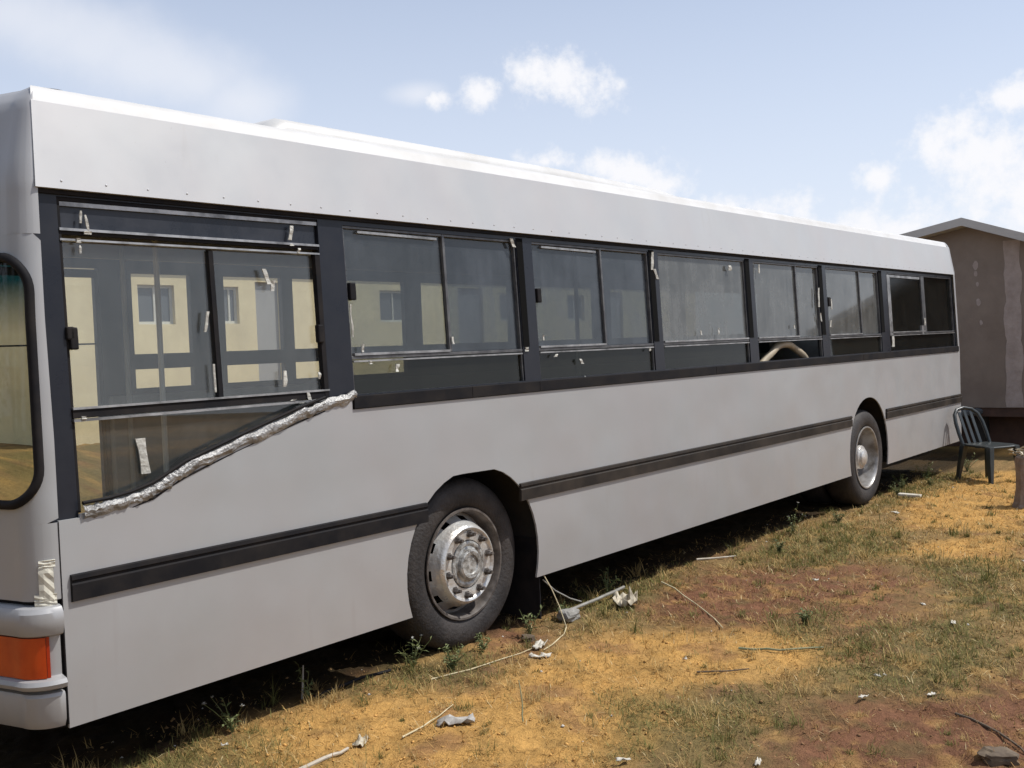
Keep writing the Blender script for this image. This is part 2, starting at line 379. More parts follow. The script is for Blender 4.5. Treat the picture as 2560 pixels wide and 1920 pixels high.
b = MB(); scrap_mesh(b, .375, 1.265, .085, .18, -.12, 3, .012); b.split('paper_tag', TAPE, dwo)
b = MB()
for x, z, w_, h_, t_ in ((.175, 2.205, .016, .06, .1), (.200, 2.185, .016, .075, -.15), (.20, 2.146, .05, .016, 0), (.16, 2.114, .03, .022, 0), (1.185, 2.205, .028, .085, .25),
                        (1.185, 2.15, .04, .012, 0), (1.225, 2.125, .022, .03, .2), (1.03, 2.0, .045, .09, -.3), (1.06, 1.96, .03, .06, .2), (1.222, 1.452, .035, .045, -.2), (1.13, 1.44, .05, .018, 1.0), (1.18, 1.425, .05, .014, 1.2), (.128, 1.436, .03, .020, 0),
                        (1.09, 1.54, .030, .09, .1), (1.29, 1.545, .02, .04, 0), (.70, 1.80, .02, .11, .2), (.72, 1.56, .012, .15, .0), (.165, 2.08, .012, .04, 0)):
    scrap_mesh(b, x, z, w_, h_, t_, 3, -.004)
b.split('tape_scrap', TAPE, dwo)
# crumpled foil strip along the dipped sill
def strip(path, w0, w1, off, name, matl, parent, jit=.012, sub=7, prot=.012):
    P = []
    for (xa, za), (xb, zb) in zip(path[:-1], path[1:]):
        for i in range(sub): P.append((xa+(xb-xa)*i/sub, za+(zb-za)*i/sub))
    P.append(path[-1]); n = len(P); rows = []; cols = 6
    for i, (x, z) in enumerate(P):
        t = i/(n-1); wd = (w0+(w1-w0)*t)*random.uniform(.72, 1.12)
        a = P[max(i-1, 0)]; c = P[min(i+1, n-1)]; tx, tz = c[0]-a[0], c[1]-a[1]; l = math.hypot(tx, tz); nx, nz = -tz/l, tx/l
        if nz < 0: nx, nz = -nx, -nz
        cen = off+random.uniform(-jit, jit)*.6; row = []
        for k in range(cols):
            s = (k/(cols-1)-.5)*wd+cen
            y = -prot*(1-(2*k/(cols-1)-1)**2)-random.random()*.008+.001
            row.append((x+nx*s, y, z+nz*s))
        rows.append(row)
    vs = [p for r_ in rows for p in r_]; k0 = len(vs); vs += [(p[0], .004, p[2]) for p in vs]; fs = []
    for i in range(n-1):
        for k in range(cols-1):
            a = i*cols+k; fs.append((a, a+1, a+cols+1, a+cols))
        fs.append((i*cols, (i+1)*cols, k0+(i+1)*cols, k0+i*cols)); e = cols-1
        fs.append((i*cols+e, k0+i*cols+e, k0+(i+1)*cols+e, (i+1)*cols+e))
    return MB().add(vs, fs).build(name, matl, parent, smooth=True, angle=25)
P_ = [(.095, 1.088), (.2, 1.092), (.30, 1.105), (.391, 1.128), (.47, 1.163), (.542, 1.196), (.8, 1.275), (1.128, 1.370), (1.30, 1.412), (1.49, 1.438)]
strip(P_, .055, .052, -.004, 'foil_strip', FOIL, bus)
tr = MB().tube([(x, -.004, z+.030) for x, z in P_[:-1]], .008, 6); tr.build('sill_gasket', BLACKR, bus)
tr = MB().tube([(x, .001, z-.034) for x, z in P_[2:-1]], [.002, .006, .003, .006, .002, .005, .003][:len(P_[2:-1])], 6); tr.build('torn_gasket', BLACKR, bus)
# ---- passenger windows
GLASS_LOW = glass_mat('lower_glass', (.50, .52, .49), .10, (.10, .10, .085), .03, refl=.6)
GLASS2 = glass_mat('hazy_glass', (.42, .46, .48), .40, (.115, .13, .15), .04)
mats = [GLASS, GLASS2, GLASS_DIRTY, GLASS_DIRTY, GLASS_DIRTY, GLASS_DARK]
for i, (a, c, dv) in enumerate(WIN):
    last = i == 5
    f = MB(); slat(f, a, c, 1.612, 1.628, .004, .03)
    if dv: slat(f, dv-.008 if not last else dv-.05, dv+.010 if not last else dv+.06, 1.63, ZT, .004, .03)
    slat(f, a, a+.012, ZB, ZT, .008, .03); slat(f, c-.012, c, ZB, ZT, .008, .03); slat(f, a, c, ZT-.014, ZT, .006, .03)
    fo = f.build('side_window', DARKALU, bus, bevel=.002)
    b = MB(); slat(b, a+.02, (dv or c)-.01, 1.630, 1.642, -.002, .02); slat(b, a+.01, c-.01, 1.598, 1.606, -.002, .02)
    if i in (0, 1): slope_bar(b, a+.10, 2.236, (dv or c)-.05, 2.232, .012, .004, .02)  # pale bar stands for the bright highlight line along the window top
    if last: slat(b, a+.01, a+.10, 1.60, 2.24, -.002, .02); slat(b, a+.02, dv-.1, 2.215, 2.24, .0, .02); slat(b, dv-.12, dv-.06, 1.60, 1.70, .0, .02)
    b.split('rail', ALU, fo)
    gm = mats[i]
    if dv: pane(gm, a+.012, dv-.008, 1.640, ZT-.014, fo, .020); pane(gm if last else (GLASS2 if i < 2 else gm), dv+.010, c-.012, 1.630, ZT-.014, fo, .027)
    else: pane(gm, a+.012, c-.012, 1.640, ZT-.014, fo, .020)
    if i != 3: pane(GLASS_LOW if not last else gm, a+.012, c-.012, ZB, 1.612, fo, .022, 'lower_pane')
    if i in (0, 1, 4):
        k = slat(MB(), a+.016, a+.055 if i < 4 else a+.07, 1.90, 1.985, -.008, .02); k.build('window_catch', BLACKR, fo, bevel=.006)
    if not last:   # open black gap left beside each pane
        slat(MB(), c+.004, c+.060+.008*i, 1.64, 2.275, -.003, .014).build('window_gasket', MATTE, fo)
    b = MB(); sp = {0: [(2.80, 2.245, .05, .07, -.5), (1.62, 1.594, .03, .02, 0), (1.80, 1.56, .035, .05, .3), (2.86, 1.625, .05, .03, 0), (1.575, 1.665, .02, .05, .1), (2.23, 1.69, .02, .05, 0), (1.515, 1.80, .012, .2, 0)],
               1: [(4.33, 2.20, .045, .16, .2), (4.37, 2.11, .05, .10, -.5), (3.40, 1.535, .04, .045, -.5), (3.14, 1.58, .04, .03, .8), (3.03, 1.69, .02, .04, 0), (3.42, 1.40, .012, .11, .2), (4.22, 1.585, .03, .02, 0)],
               2: [(5.48, 2.19, .08, .05, 0), (4.95, 1.69, .03, .04, 0), (5.22, 1.70, .025, .06, .2)],  # first scrap is a sun glint on the pane, modelled as white tape
               3: [(7.17, 1.98, .04, .22, .12), (7.19, 1.80, .03, .10, -.2), (5.99, 2.2, .03, .09, .1), (6.6, 1.72, .03, .04, 0)],
               4: [(7.40, 1.74, .04, .08, .2), (7.45, 1.92, .03, .12, .1)],
               5: [(9.03, 1.54, .12, .14, .1), (10.1, 1.74, .05, .10, 0)]}[i]
    for s in sp: scrap_mesh(b, *s, 3, -.004)
    b.split('tape_scrap', TAPE, fo)
# ---- moulding strip along the lower panel, with its groove
def moulding(x0, x1, matl):
    prof = [(.002, .752), (-.014, .756), (-.016, .818), (-.009, .824), (-.009, .832), (-.016, .837), (-.014, .853), (.002, .857)]
    n = len(prof); vs = [(x0, y, z) for y, z in prof]+[(x1, y, z) for y, z in prof]
    fs = [(i, (i+1) % n, n+(i+1) % n, n+i) for i in range(n)]+[tuple(range(n)), tuple(range(n, 2*n))]
    MB().add(vs, fs).build('moulding', matl, bus)
moulding(.032, 1.945, BLACKR); moulding(2.715, 7.765, DUSTYR); moulding(8.70, 11.30, DUSTYR)
# ---- upper cove panel and roof
PROF = [(.052, 2.302), (.030, 2.303), (.052, 2.41), (.0748, 2.52), (.0970, 2.627), (.099, 2.637), (.109, 2.643), (.126, 2.680), (.150, 2.704), (.21, 2.717), (.36, 2.724), (.7, 2.732), (1.25, 2.738)]
SKEW = .5
def extr(prof, x0, x1, nx=1, skew=False):
    n = len(prof); vs = []; fs = []
    for i in range(nx+1):
        x = x0+(x1-x0)*i/nx; vs += [((x if i else .155 if .18 < y < 2.32 and skew else x+SKEW*min(max(0, y), .16, max(0, 2.5-y)) if skew else x), y, z) for y, z in prof]
    for i in range(nx):
        for k in range(n-1): fs.append((i*n+k, i*n+k+1, (i+1)*n+k+1, (i+1)*n+k))
    return vs, fs
FX0 = -.018
v, f = extr(PROF[:6], FX0, L0, 24, True); up_ = MB().add(v, f)
for k in range(62): up_.lathe([(.005, .004), (.004, .0), (.0005, -.0015)], (.10+k*.18, .034, 2.333), 8)   # rivets along the lower edge
up_.build('upper_panel', SILVER_LIT, bus, smooth=True, angle=25)
mir = PROF[5:]+[(2.5-y, z) for y, z in PROF[:-1][::-1]]
v, f = extr(mir, -.018, L0, 24, True); MB().add(v, f).build('roof', ROOFM, bus, smooth=True, angle=60)
# roof pod running back from above the second window
pp = [(.47, 2.70), (.475, 2.80), (.50, 2.845), (.58, 2.866), (1.25, 2.875), (1.92, 2.866), (2.0, 2.845), (2.025, 2.80), (2.03, 2.70)]
n = len(pp); vs = []; xs = [(1.36, .0), (1.46, .75), (1.54, 1.0), (4, 1), (5.2, .85), (6.3, .15), (6.5, 0)]
for x, s in xs: vs += [(x, y, 2.70+(z-2.70)*s) for y, z in pp]
fs = [(i*n+k, i*n+k+1, (i+1)*n+k+1, (i+1)*n+k) for i in range(len(xs)-1) for k in range(n-1)]
MB().add(vs, fs).build('roof_pod', ROOFM, bus, smooth=True, angle=50)
# ---- front cap with its windscreen
NF = 64
PB = []      # base outline: tight corner, then a gently bowed front
RC = .115
for i in range(17):
    a = math.pi/2*i/16; PB.append((-RC*math.sin(a), RC-RC*math.cos(a)))
for i in range(1, 61):
    y = RC+(1.25-RC)*i/60; PB.append((-RC-.15*(1-((1.25-y)/(1.25-RC))**2), y))
PB = PB+[(x, 2.5-y) for x, y in PB[:-1][::-1]]
PBx, PBy = np.array([p[0] for p in PB]), np.array([p[1] for p in PB]); PBt = np.linspace(0, math.pi, len(PB))
def plan(t, inset=0., depth=.36, x0=0.):
    x, y = float(np.interp(t, PBt, PBx)), float(np.interp(t, PBt, PBy)); k = min(1., abs(x)/RC)
    return (x+inset*.8*k, 1.25+(y-1.25)*(1.25-inset)/1.25)
TT = [math.pi*(i/NF) for i in range(NF+1)]
# even out by arc length
def arcl(inset=0., N=900):
    pts = [plan(math.pi*i/N, inset) for i in range(N+1)]; d = [0]
    for p, q in zip(pts[:-1], pts[1:]): d.append(d[-1]+math.hypot(q[0]-p[0], q[1]-p[1]))
    return pts, d
AP, AD = arcl(); STOT = AD[-1]; ADn = np.array(AD)
def t_at(s): return math.pi*np.interp(s, ADn, np.arange(len(AD)))/(len(AD)-1)
def inset(z):
    return float(np.interp(z, [0, 1.37, 2.29, 2.33, 2.637, 2.680, 2.704], [0, 0, .041, .041, .100, .126, .15]))
def fpt(s, z, off=0.):
    """point of the front cap at arc length s (0 = near side corner), height z, pushed outwards by off"""
    x, y = plan(t_at(s), inset(z)-off)
    return (x+SKEW*min(.16, max(0, inset(z)-.02)), y, z)
WS0, WS1, WZ0, WZ1, WR = .040, STOT-.040, 1.115, 2.065, .15
def rrect(d=0., n=10):
    s0, s1, z0, z1, r = WS0-d, WS1+d, WZ0-d, WZ1+d, WR+d; P = []
    def side(a, b_, k): return [(a[0]+(b_[0]-a[0])*i/k, a[1]+(b_[1]-a[1])*i/k) for i in range(k)]
    def cor(cx, cz, a0): return [(cx+r*math.cos(a0+math.pi/2*i/n), cz+r*math.sin(a0+math.pi/2*i/n)) for i in range(n)]
    P += side((s0+r, z0), (s1-r, z0), 60)+cor(s1-r, z0+r, -math.pi/2)+side((s1, z0+r), (s1, z1-r), 12)+cor(s1-r, z1-r, 0)
    P += side((s1-r, z1), (s0+r, z1), 60)+cor(s0+r, z1-r, math.pi/2)+side((s0, z1-r), (s0, z0+r), 12)+cor(s0+r, z0+r, math.pi)
    return P
inn = rrect(0); Z0C, ZA, ZBb = .775, 1.06, 2.13
def outer(p):   # matching point on the rectangle 0..STOT x ZA..ZBb
    s, z = p; cs = min(max(s, WS0+WR), WS1-WR); cz = min(max(z, WZ0+WR), WZ1-WR)
    ds, dz = s-cs, z-cz
    if abs(ds) < 1e-9: return (s, ZA if dz < 0 else ZBb)
    if abs(dz) < 1e-9: return (0 if ds < 0 else STOT, z)
    es = cs if ds < 0 else STOT-cs; ez = cz-ZA if dz < 0 else ZBb-cz
    k = min(es/abs(ds), ez/abs(dz)); return (cs+ds*k, cz+dz*k)
b = MB(); K = 6; n = len(inn); vs = []
for j in range(K+1):
    for p in inn:
        q = outer(p); t = j/K; vs.append(fpt(p[0]+(q[0]-p[0])*t, p[1]+(q[1]-p[1])*t))
fs = [(j*n+i, j*n+(i+1) % n, (j+1)*n+(i+1) % n, (j+1)*n+i) for j in range(K) for i in range(n)]
b.add(vs, fs)
def loft(zs, b, off=0.):
    S_ = [STOT*i/90 for i in range(91)]
    S_ = sorted(set(S_+[.17*i/12 for i in range(1, 12)]+[STOT-.17*i/12 for i in range(1, 12)]))
    k = len(S_); vs = [fpt(s, z, off) for z in zs for s in S_]
    return b.add(vs, [(j*k+i, j*k+i+1, (j+1)*k+i+1, (j+1)*k+i) for j in range(len(zs)-1) for i in range(k-1)])
loft([Z0C, .88, .97, 1.06], b); loft([2.13, 2.22, 2.29, 2.33, 2.42, 2.52, 2.60, 2.637, 2.655, 2.680, 2.692, 2.704], b)
# dome centre
def roof_h(y): return float(np.interp(min(y, 2.5-y), [p[0] for p in PROF[6:]], [p[1] for p in PROF[6:]]))
rows = []
for t_ in (0, .2, .45, .75, 1):
    rows.append([])
    for i in range(121):
        x, y, z = fpt(STOT*i/120, 2.704); rows[-1].append((x+(.20-x)*t_, y+(1.25-y)*.02*t_, z+(roof_h(y+(1.25-y)*.02*t_)+.003-z)*min(1., t_/.74)))
b.add([p for r_ in rows for p in r_], [(j*121+i, j*121+i+1, (j+1)*121+i+1, (j+1)*121+i) for j in range(4) for i in range(120)])
b.build('front_cap', SILVER, bus, smooth=True, angle=50)
gk = rrect(-.018); g = MB(); ring = [fpt(p[0], p[1], .006) for p in gk]
g.tube(ring, .018, 10, closed=True); g.build('windscreen_gasket', BLACKR, bus, smooth=True, angle=80)
gl = MB(); n = len(inn); K = 8; cs, cz = (WS0+WS1)/2, (WZ0+WZ1)/2
S_ = sorted([WS0+.12*i/10 for i in range(10)]+[WS1-.12*i/10 for i in range(10)]+[WS0+.12+(WS1-WS0-.24)*i/60 for i in range(61)]); Zs = [WZ0+(WZ1-WZ0)*i/10 for i in range(11)]
vs = []; fs = []
def clampr(s, z):   # pull grid corners inside the rounded opening
    c_s = min(max(s, WS0+WR), WS1-WR); c_z = min(max(z, WZ0+WR), WZ1-WR); d = math.hypot(s-c_s, z-c_z)
    if d > WR: s = c_s+(s-c_s)*WR/d; z = c_z+(z-c_z)*WR/d
    return s, z
for z in Zs:
    for s in S_: vs.append(fpt(*clampr(s, z), -.004))
fs = [(j*81+i, j*81+i+1, (j+1)*81+i+1, (j+1)*81+i) for j in range(10) for i in range(80)]
ws = gl.add(vs, fs).build('windscreen', SCREEN, bus, smooth=True, angle=80)
# ---- bumper
BP = [(.296, -.02), (.30, -.004), (.33, .010), (.42, .012), (.432, .006), (.436, -.022), (.444, -.022), (.448, .016), (.455, .030), (.470, .036), (.485, .028), (.490, .006), (.494, -.008),
      (.640, -.008), (.646, .008), (.652, .020), (.675, .030), (.705, .034), (.735, .030), (.752, .018), (.757, .004), (.758, -.03)]
S_ = [.004+(STOT-.008)*i/110 for i in range(111)]; S_ = sorted(S_+[.18*i/14+.006 for i in range(14)])
k = len(S_)
def bfp(s, z, off):
    x, y = plan(t_at(s), -off); return (x-.010, y, z)
vs = [bfp(s, z, o) for z, o in BP for s in S_]
fs = [(j*k+i, j*k+i+1, (j+1)*k+i+1, (j+1)*k+i) for j in range(len(BP)-1) for i in range(k-1)]
fs += [tuple(j*k for j in range(len(BP))), tuple(j*k+k-1 for j in range(len(BP)))]
bum = MB().add(vs, fs).build('bumper', SILVER, bus, smooth=True, angle=28)
def lamp_shell(s0, s1, z0, z1, o0, o1, n=14):
    S2 = [s0+(s1-s0)*i/n for i in range(n+1)]; vs = []; k = n+1
    for z in (z0, z1):
        for o in (o0, o1): vs += [bfp(s, z, o) for s in S2]
    fs = []
    for i in range(n):
        a = i; fs += [(k+i, k+i+1, 3*k+i+1, 3*k+i), (i, i+1, k+i+1, k+i), (2*k+i, 3*k+i, 3*k+i+1, 2*k+i+1)]
    fs += [(0, k, 3*k, 2*k), (k-1, 3*k-1, 4*k-1, 2*k-1)]
    return MB().add(vs, fs)
lamp_shell(.060, .44, .492, .643, -.02, .012).build('indicator_lamp', ORANGE, bum, smooth=True, angle=40)
lamp_shell(.047, .058, .492, .643, -.02, .006, 3).build('lamp_surround', LENSRED, bum)
loft([.29, .776], MB(), -.018).build('bumper_gap', BLACKR, bus)
b = MB()    # seam between cap/bumper and the side sheet
b.box(-.004, .000, -.0015, .01, .30, 1.06); b.build('panel_seam', BLACKR, bus)
b = MB()
for (s, z0, z1, w_) in ((.055, .775, .90, .05), (.05, .90, .925, .055), (.06, .755, .80, .075)):
    n = 6; vs = []
    for i in range(n+1):
        z = z0+(z1-z0)*i/n
        for kx in range(4): vs.append(fpt(max(.002, s-w_/2+w_*kx/3), z, .004+random.random()*.006))
    b.add(vs, [(i*4+kx, i*4+kx+1, i*4+kx+5, i*4+kx+4) for i in range(n) for kx in range(3)])
o = b.build('corner_tape', mat('yellowed_tape', (.66, .63, .52), .5, var=(.42, .40, .34), vscale=15), bus)
so = o.modifiers.new('solid', 'SOLIDIFY'); so.thickness = .003
# ---- rear cap
b = MB(); NR = 40
def rpt(i, z):
    t = math.pi*i/NR; e = 2/4.5; a = 1.25-inset(z); c, s = math.cos(t), math.sin(t)
    return (L0+.19*abs(s)**e, 1.25-math.copysign(a*abs(c)**e, c), z)
zz = [ZS, .6, .75, .86, 1.2, 1.37, 1.8, 2.29, 2.33, 2.5, 2.637, 2.66, 2.680, 2.704]
vs = [rpt(i, z) for z in zz for i in range(NR+1)]; k = NR+1
fs = [(j*k+i, j*k+i+1, (j+1)*k+i+1, (j+1)*k+i) for j in range(len(zz)-1) for i in range(NR)]
for i in range(k): x, y, z = rpt(i, 2.704); vs.append((L0-.02, y, roof_h(y)+.001))
fs += [((len(zz)-1)*k+i, (len(zz)-1)*k+i+1, len(zz)*k+i+1, len(zz)*k+i) for i in range(NR)]
b.add(vs, fs).build('rear_cap', SILVER, bus, smooth=True, angle=50)
# ---- far side
arF1 = arc(2.33, .46, .545, .53, ZS, top=.965); arF2 = ARCH2
far = [(0, ZS)]+[(.05, ZS), (.05, 2.24), (1.575, 2.24), (1.575, ZS)]+arF1+arF2+[(L0, ZS), (L0, 2.30), (0, 2.30)]
FW = [(1.80, 2.24), (2.51, 3.02), (3.12, 4.3), (4.5, 5.7), (5.9, 7.1), (7.4, 8.7), (9.0, 11.0)]
fh = []
for a, c in FW:
    fh.append([(a, 1.685), (c, 1.685), (c, 2.215), (a, 2.215)])
    if a < 4: fh.append([(a, 1.46), (c, 1.46), (c, 1.585), (a, 1.585)])
MB().plate(far, fh, 2.455, 2.5).build('far_side_panel', INDARK, bus)
b = MB()
for a, c in FW: b.box(a-.005, c+.005, 2.470, 2.476, 1.43, 2.22)
b.split('far_window_pane', GLASS_FAR, bus)
dr = MB()
for a, c in ((.06, .80), (.82, 1.57)):
    dr.box(a, a+.035, 2.46, 2.495, .33, 2.23); dr.box(c-.022, c, 2.46, 2.495, .33, 2.23); dr.box(a+.035, c-.022, 2.46, 2.495, .33, .42); dr.box(a+.035, c-.022, 2.46, 2.495, 2.18, 2.23); dr.box(a+.035, c-.022, 2.46, 2.495, 1.755, 1.765)
dro = dr.build('entry_door', INDARK, bus)
b = MB(); b.box(.095, .778, 2.474, 2.480, .42, 2.18); b.box(.855, 1.548, 2.474, 2.480, .42, 2.18); b.split('pane', GLASS_FAR, dro)
b = MB(); b.tube([(1.70, 2.38, .45), (1.70, 2.38, 2.40)], .016, 8); b.tube([(1.05, .95, .45), (1.05, .95, 2.40)], .014, 8); b.tube([(4.6, .9, .45), (4.6, .9, 2.40)], .016, 8)
b.split('grab_pole', PALE, bus, smooth=True)
# ---- inside and underneath
b = MB(); b.box(.02, 11.2, .5, 2.0, .36, .42)
for x0, x1 in ((.02, 1.74), (2.92, 7.66), (8.82, 11.2)): b.box(x0, x1, .06, .5, .36, .42); b.box(x0, x1, 2.0, 2.44, .36, .42)
b.build('floor', FLOORM, bus)
MB().box(.02, 11.2, .16, 2.34, 2.50, 2.53).build('ceiling', INNER, bus)
b = MB(); b.box(1.50, L0, .055, .10, 1.06, 1.36); b.box(1.60, L0, 2.40, 2.452, .42, 1.42); b.split('inner_wall', mat('wall_lining', (.36, .36, .33), .7, var=(.24, .24, .22), vscale=2.5), bus)
b = MB()
for cx in (2.33, 8.235):
    rr = .585
    for y0, y1 in ((.0135, .52), (1.98, 2.4865)):
        A = [math.pi*i/24 for i in range(25)]; vs = []
        pr = [(cx+rr*math.cos(a), .46+rr*math.sin(a)) for a in A]; pr = [(cx+rr, ZS+.01)]+pr+[(cx-rr, ZS+.01)]
        n = len(pr); yin = y1 if y0 < 1 else y0
        vs = [(x, y0, z) for x, z in pr]+[(x, y1, z) for x, z in pr]
        fs = [(i, i+1, n+i+1, n+i) for i in range(n-1)]
        fs.append(tuple(range(n, 2*n)) if y0 < 1 else tuple(range(n)))
        b.add(vs, fs)
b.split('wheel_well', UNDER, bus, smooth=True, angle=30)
b = MB(); b.box(.2, 11.0, .62, .74, .20, .355); b.box(.2, 11.0, 1.76, 1.88, .20, .355); b.box(3.4, 5.2, .40, .60, .20, .355); b.box(6.0, 7.2, .40, .6, .22, .355)
b.box(9.3, 11.1, .3, 2.2, .14, .355); b.box(.15, 1.5, .36, .58, .21, .355); b.box(2.95, 3.1, .2, 2.3, .22, .355)
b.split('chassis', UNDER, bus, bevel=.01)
b = MB(); b.tube([(2.33, .30, .46), (2.33, 2.2, .46)], .07, 12); b.tube([(8.26, .30, .40), (8.26, 2.2, .40)], .11, 12); b.split('axle', UNDER, bus, smooth=True)
MB().box(2.905, 2.915, .03, .48, .02, .50).build('mud_flap', BLACKR, bus)
# ---- wheels
def wheel(kind, loc):
    root = MB()
    TP = [(.298, .035), (.305, .012), (.335, -.004), (.375, -.012), (.41, -.010), (.435, -.002), (.455, .012), (.468, .030), (.476, .055), (.480, .09), (.480, .20), (.476, .235), (.468, .26), (.44, .285), (.375, .30), (.305, .28), (.298, .255)]
    W = root.lathe(TP, seg=72).build('wheel', TYREM, bus, smooth=True, angle=60); W.location = loc
    me = W.data
    rim = MB().lathe([(.290, .030), (.302, .010), (.311, .0), (.309, -.008), (.298, -.008), (.289, .004), (.284, .03), (.283, .085), (.272, .11), (.268, .20), (.283, .24)], seg=72)
    rim.build('rim', WHEELD if kind == 'front' else WHEELR, W, smooth=True, angle=50)
    d = MB(); seg = 80
    if kind == 'front':
        prof = [(.282, .090), (.262, .074), (.240, .030), (.222, -.012), (.213, -.030), (.203, -.036), (.192, -.032), (.186, -.024), (.150, -.022), (.135, -.022), (.128, .0)]
        d.lathe(prof, seg=seg, skip=lambda i, k: i == 1 and (k % 8) < 3)
        d.build('disc', WHEELM, W, smooth=True, angle=40)
        MB().lathe([(.132, .0), (.128, -.026), (.118, -.030), (.106, -.028), (.100, -.024), (.088, -.028), (.084, -.048), (.074, -.054), (.055, -.052), (.05, -.044), (.02, -.046), (.0005, -.046)], seg=40).build('hub', HUBM, W, smooth=True, angle=35)
        nr, ny0, ny1 = .168, -.022, -.056
    else:
        prof = [(.281, .13), (.276, .16), (.262, .172), (.225, .176), (.175, .170), (.165, .168), (.150, .168), (.14, .19)]
        d.lathe(prof, seg=seg, skip=lambda i, k: i == 2 and (k % 8) < 3)
        d.build('disc', WHEELD, W, smooth=True, angle=40)
        MB().lathe([(.145, .19), (.140, .14), (.122, .12), (.118, .055), (.112, .045), (.085, .040), (.078, .02), (.06, .012), (.0005, .010)], seg=40).build('hub', WHEELM, W, smooth=True, angle=35)
        nr, ny0, ny1 = .182, .17, .135
    nb = MB()
    for k in range(10):
        a = 2*math.pi*k/10+.2; c = (nr*math.cos(a), 0, nr*math.sin(a))
        nb.lathe([(.022, ny0), (.022, ny0-.006), (.0165, ny0-.006), (.0165, ny1+.006), (.010, ny1), (.010, ny1-.012), (.0005, ny1-.012)], c, 6)
    nb.split('lug_nut', WHEELD, W)
    return W
wf = wheel('front', (2.345, .110, .450)); wr = wheel('rear', (8.29, .055, .40))
for src, x, z in ((wf, 2.345, .45), (wr, 8.29, .40)):
    c = copy_tree(src, bus); c.location = (x, 2.39, z); c.rotation_euler = (0, 0, math.pi)
    if src is wr:
        for yy, rz in ((.375, 0), (2.11, math.pi)):
            c = copy_tree(src, bus); c.location = (x, yy, z); c.rotation_euler = (0, 0, rz)

# pale curved hose lying inside behind the fifth window
hs = MB(); pth = [(6.02+.05*i, .085+.008*math.sin(i), 1.385+.185*math.sin(math.pi*min(1, i/20))) for i in range(21)]
ho = hs.tube(pth, .030, 10).build('hose', mat('tan_hose', (.36, .30, .21), .6, var=(.24, .20, .14), vscale=8), None, smooth=True)
tag(ho, 'tan curved hose arching inside the bus behind a low opening of the fourth passenger window', 'hose')

# ------------------------------------------------------------------ ground
def vnoise(x, y, s, seed=0):
    rs = np.random.RandomState(seed); T = rs.rand(256, 256)
    X, Y = x*s, y*s; xi, yi = np.floor(X).astype(int), np.floor(Y).astype(int); fx, fy = X-xi, Y-yi
    fx = fx*fx*(3-2*fx); fy = fy*fy*(3-2*fy)
    g = lambda i, j: T[i % 256, j % 256]
    return (g(xi, yi)*(1-fx)+g(xi+1, yi)*fx)*(1-fy)+(g(xi, yi+1)*(1-fx)+g(xi+1, yi+1)*fx)*fy
def fbm(x, y, s, o=5, seed=0):
    a = 0; w = .5; t = 0
    for i in range(o): a = a+w*vnoise(x, y, s*2**i, seed+i); t += w; w *= .55
    return a/t
def sst(e0, e1, x): t = np.clip((x-e0)/(e1-e0), 0, 1); return t*t*(3-2*t)
def ground_z(x, y, fine=True):
    x = np.asarray(x, float); y = np.asarray(y, float)
    z = .003-.01*np.clip(x, -20, 12)+.62*sst(3.2, 8.6, y)
    if fine:
        near = np.exp(-np.clip(np.hypot(x-4, y+.5)-12, 0, None)/6)
        z = z+near*(.05*(fbm(x, y, 1.1, 4, 11)-.5)+.034*(fbm(x, y, 6, 4, 21)-.5)+.034*(fbm(x, y, 24, 3, 31)-.5))
    return z
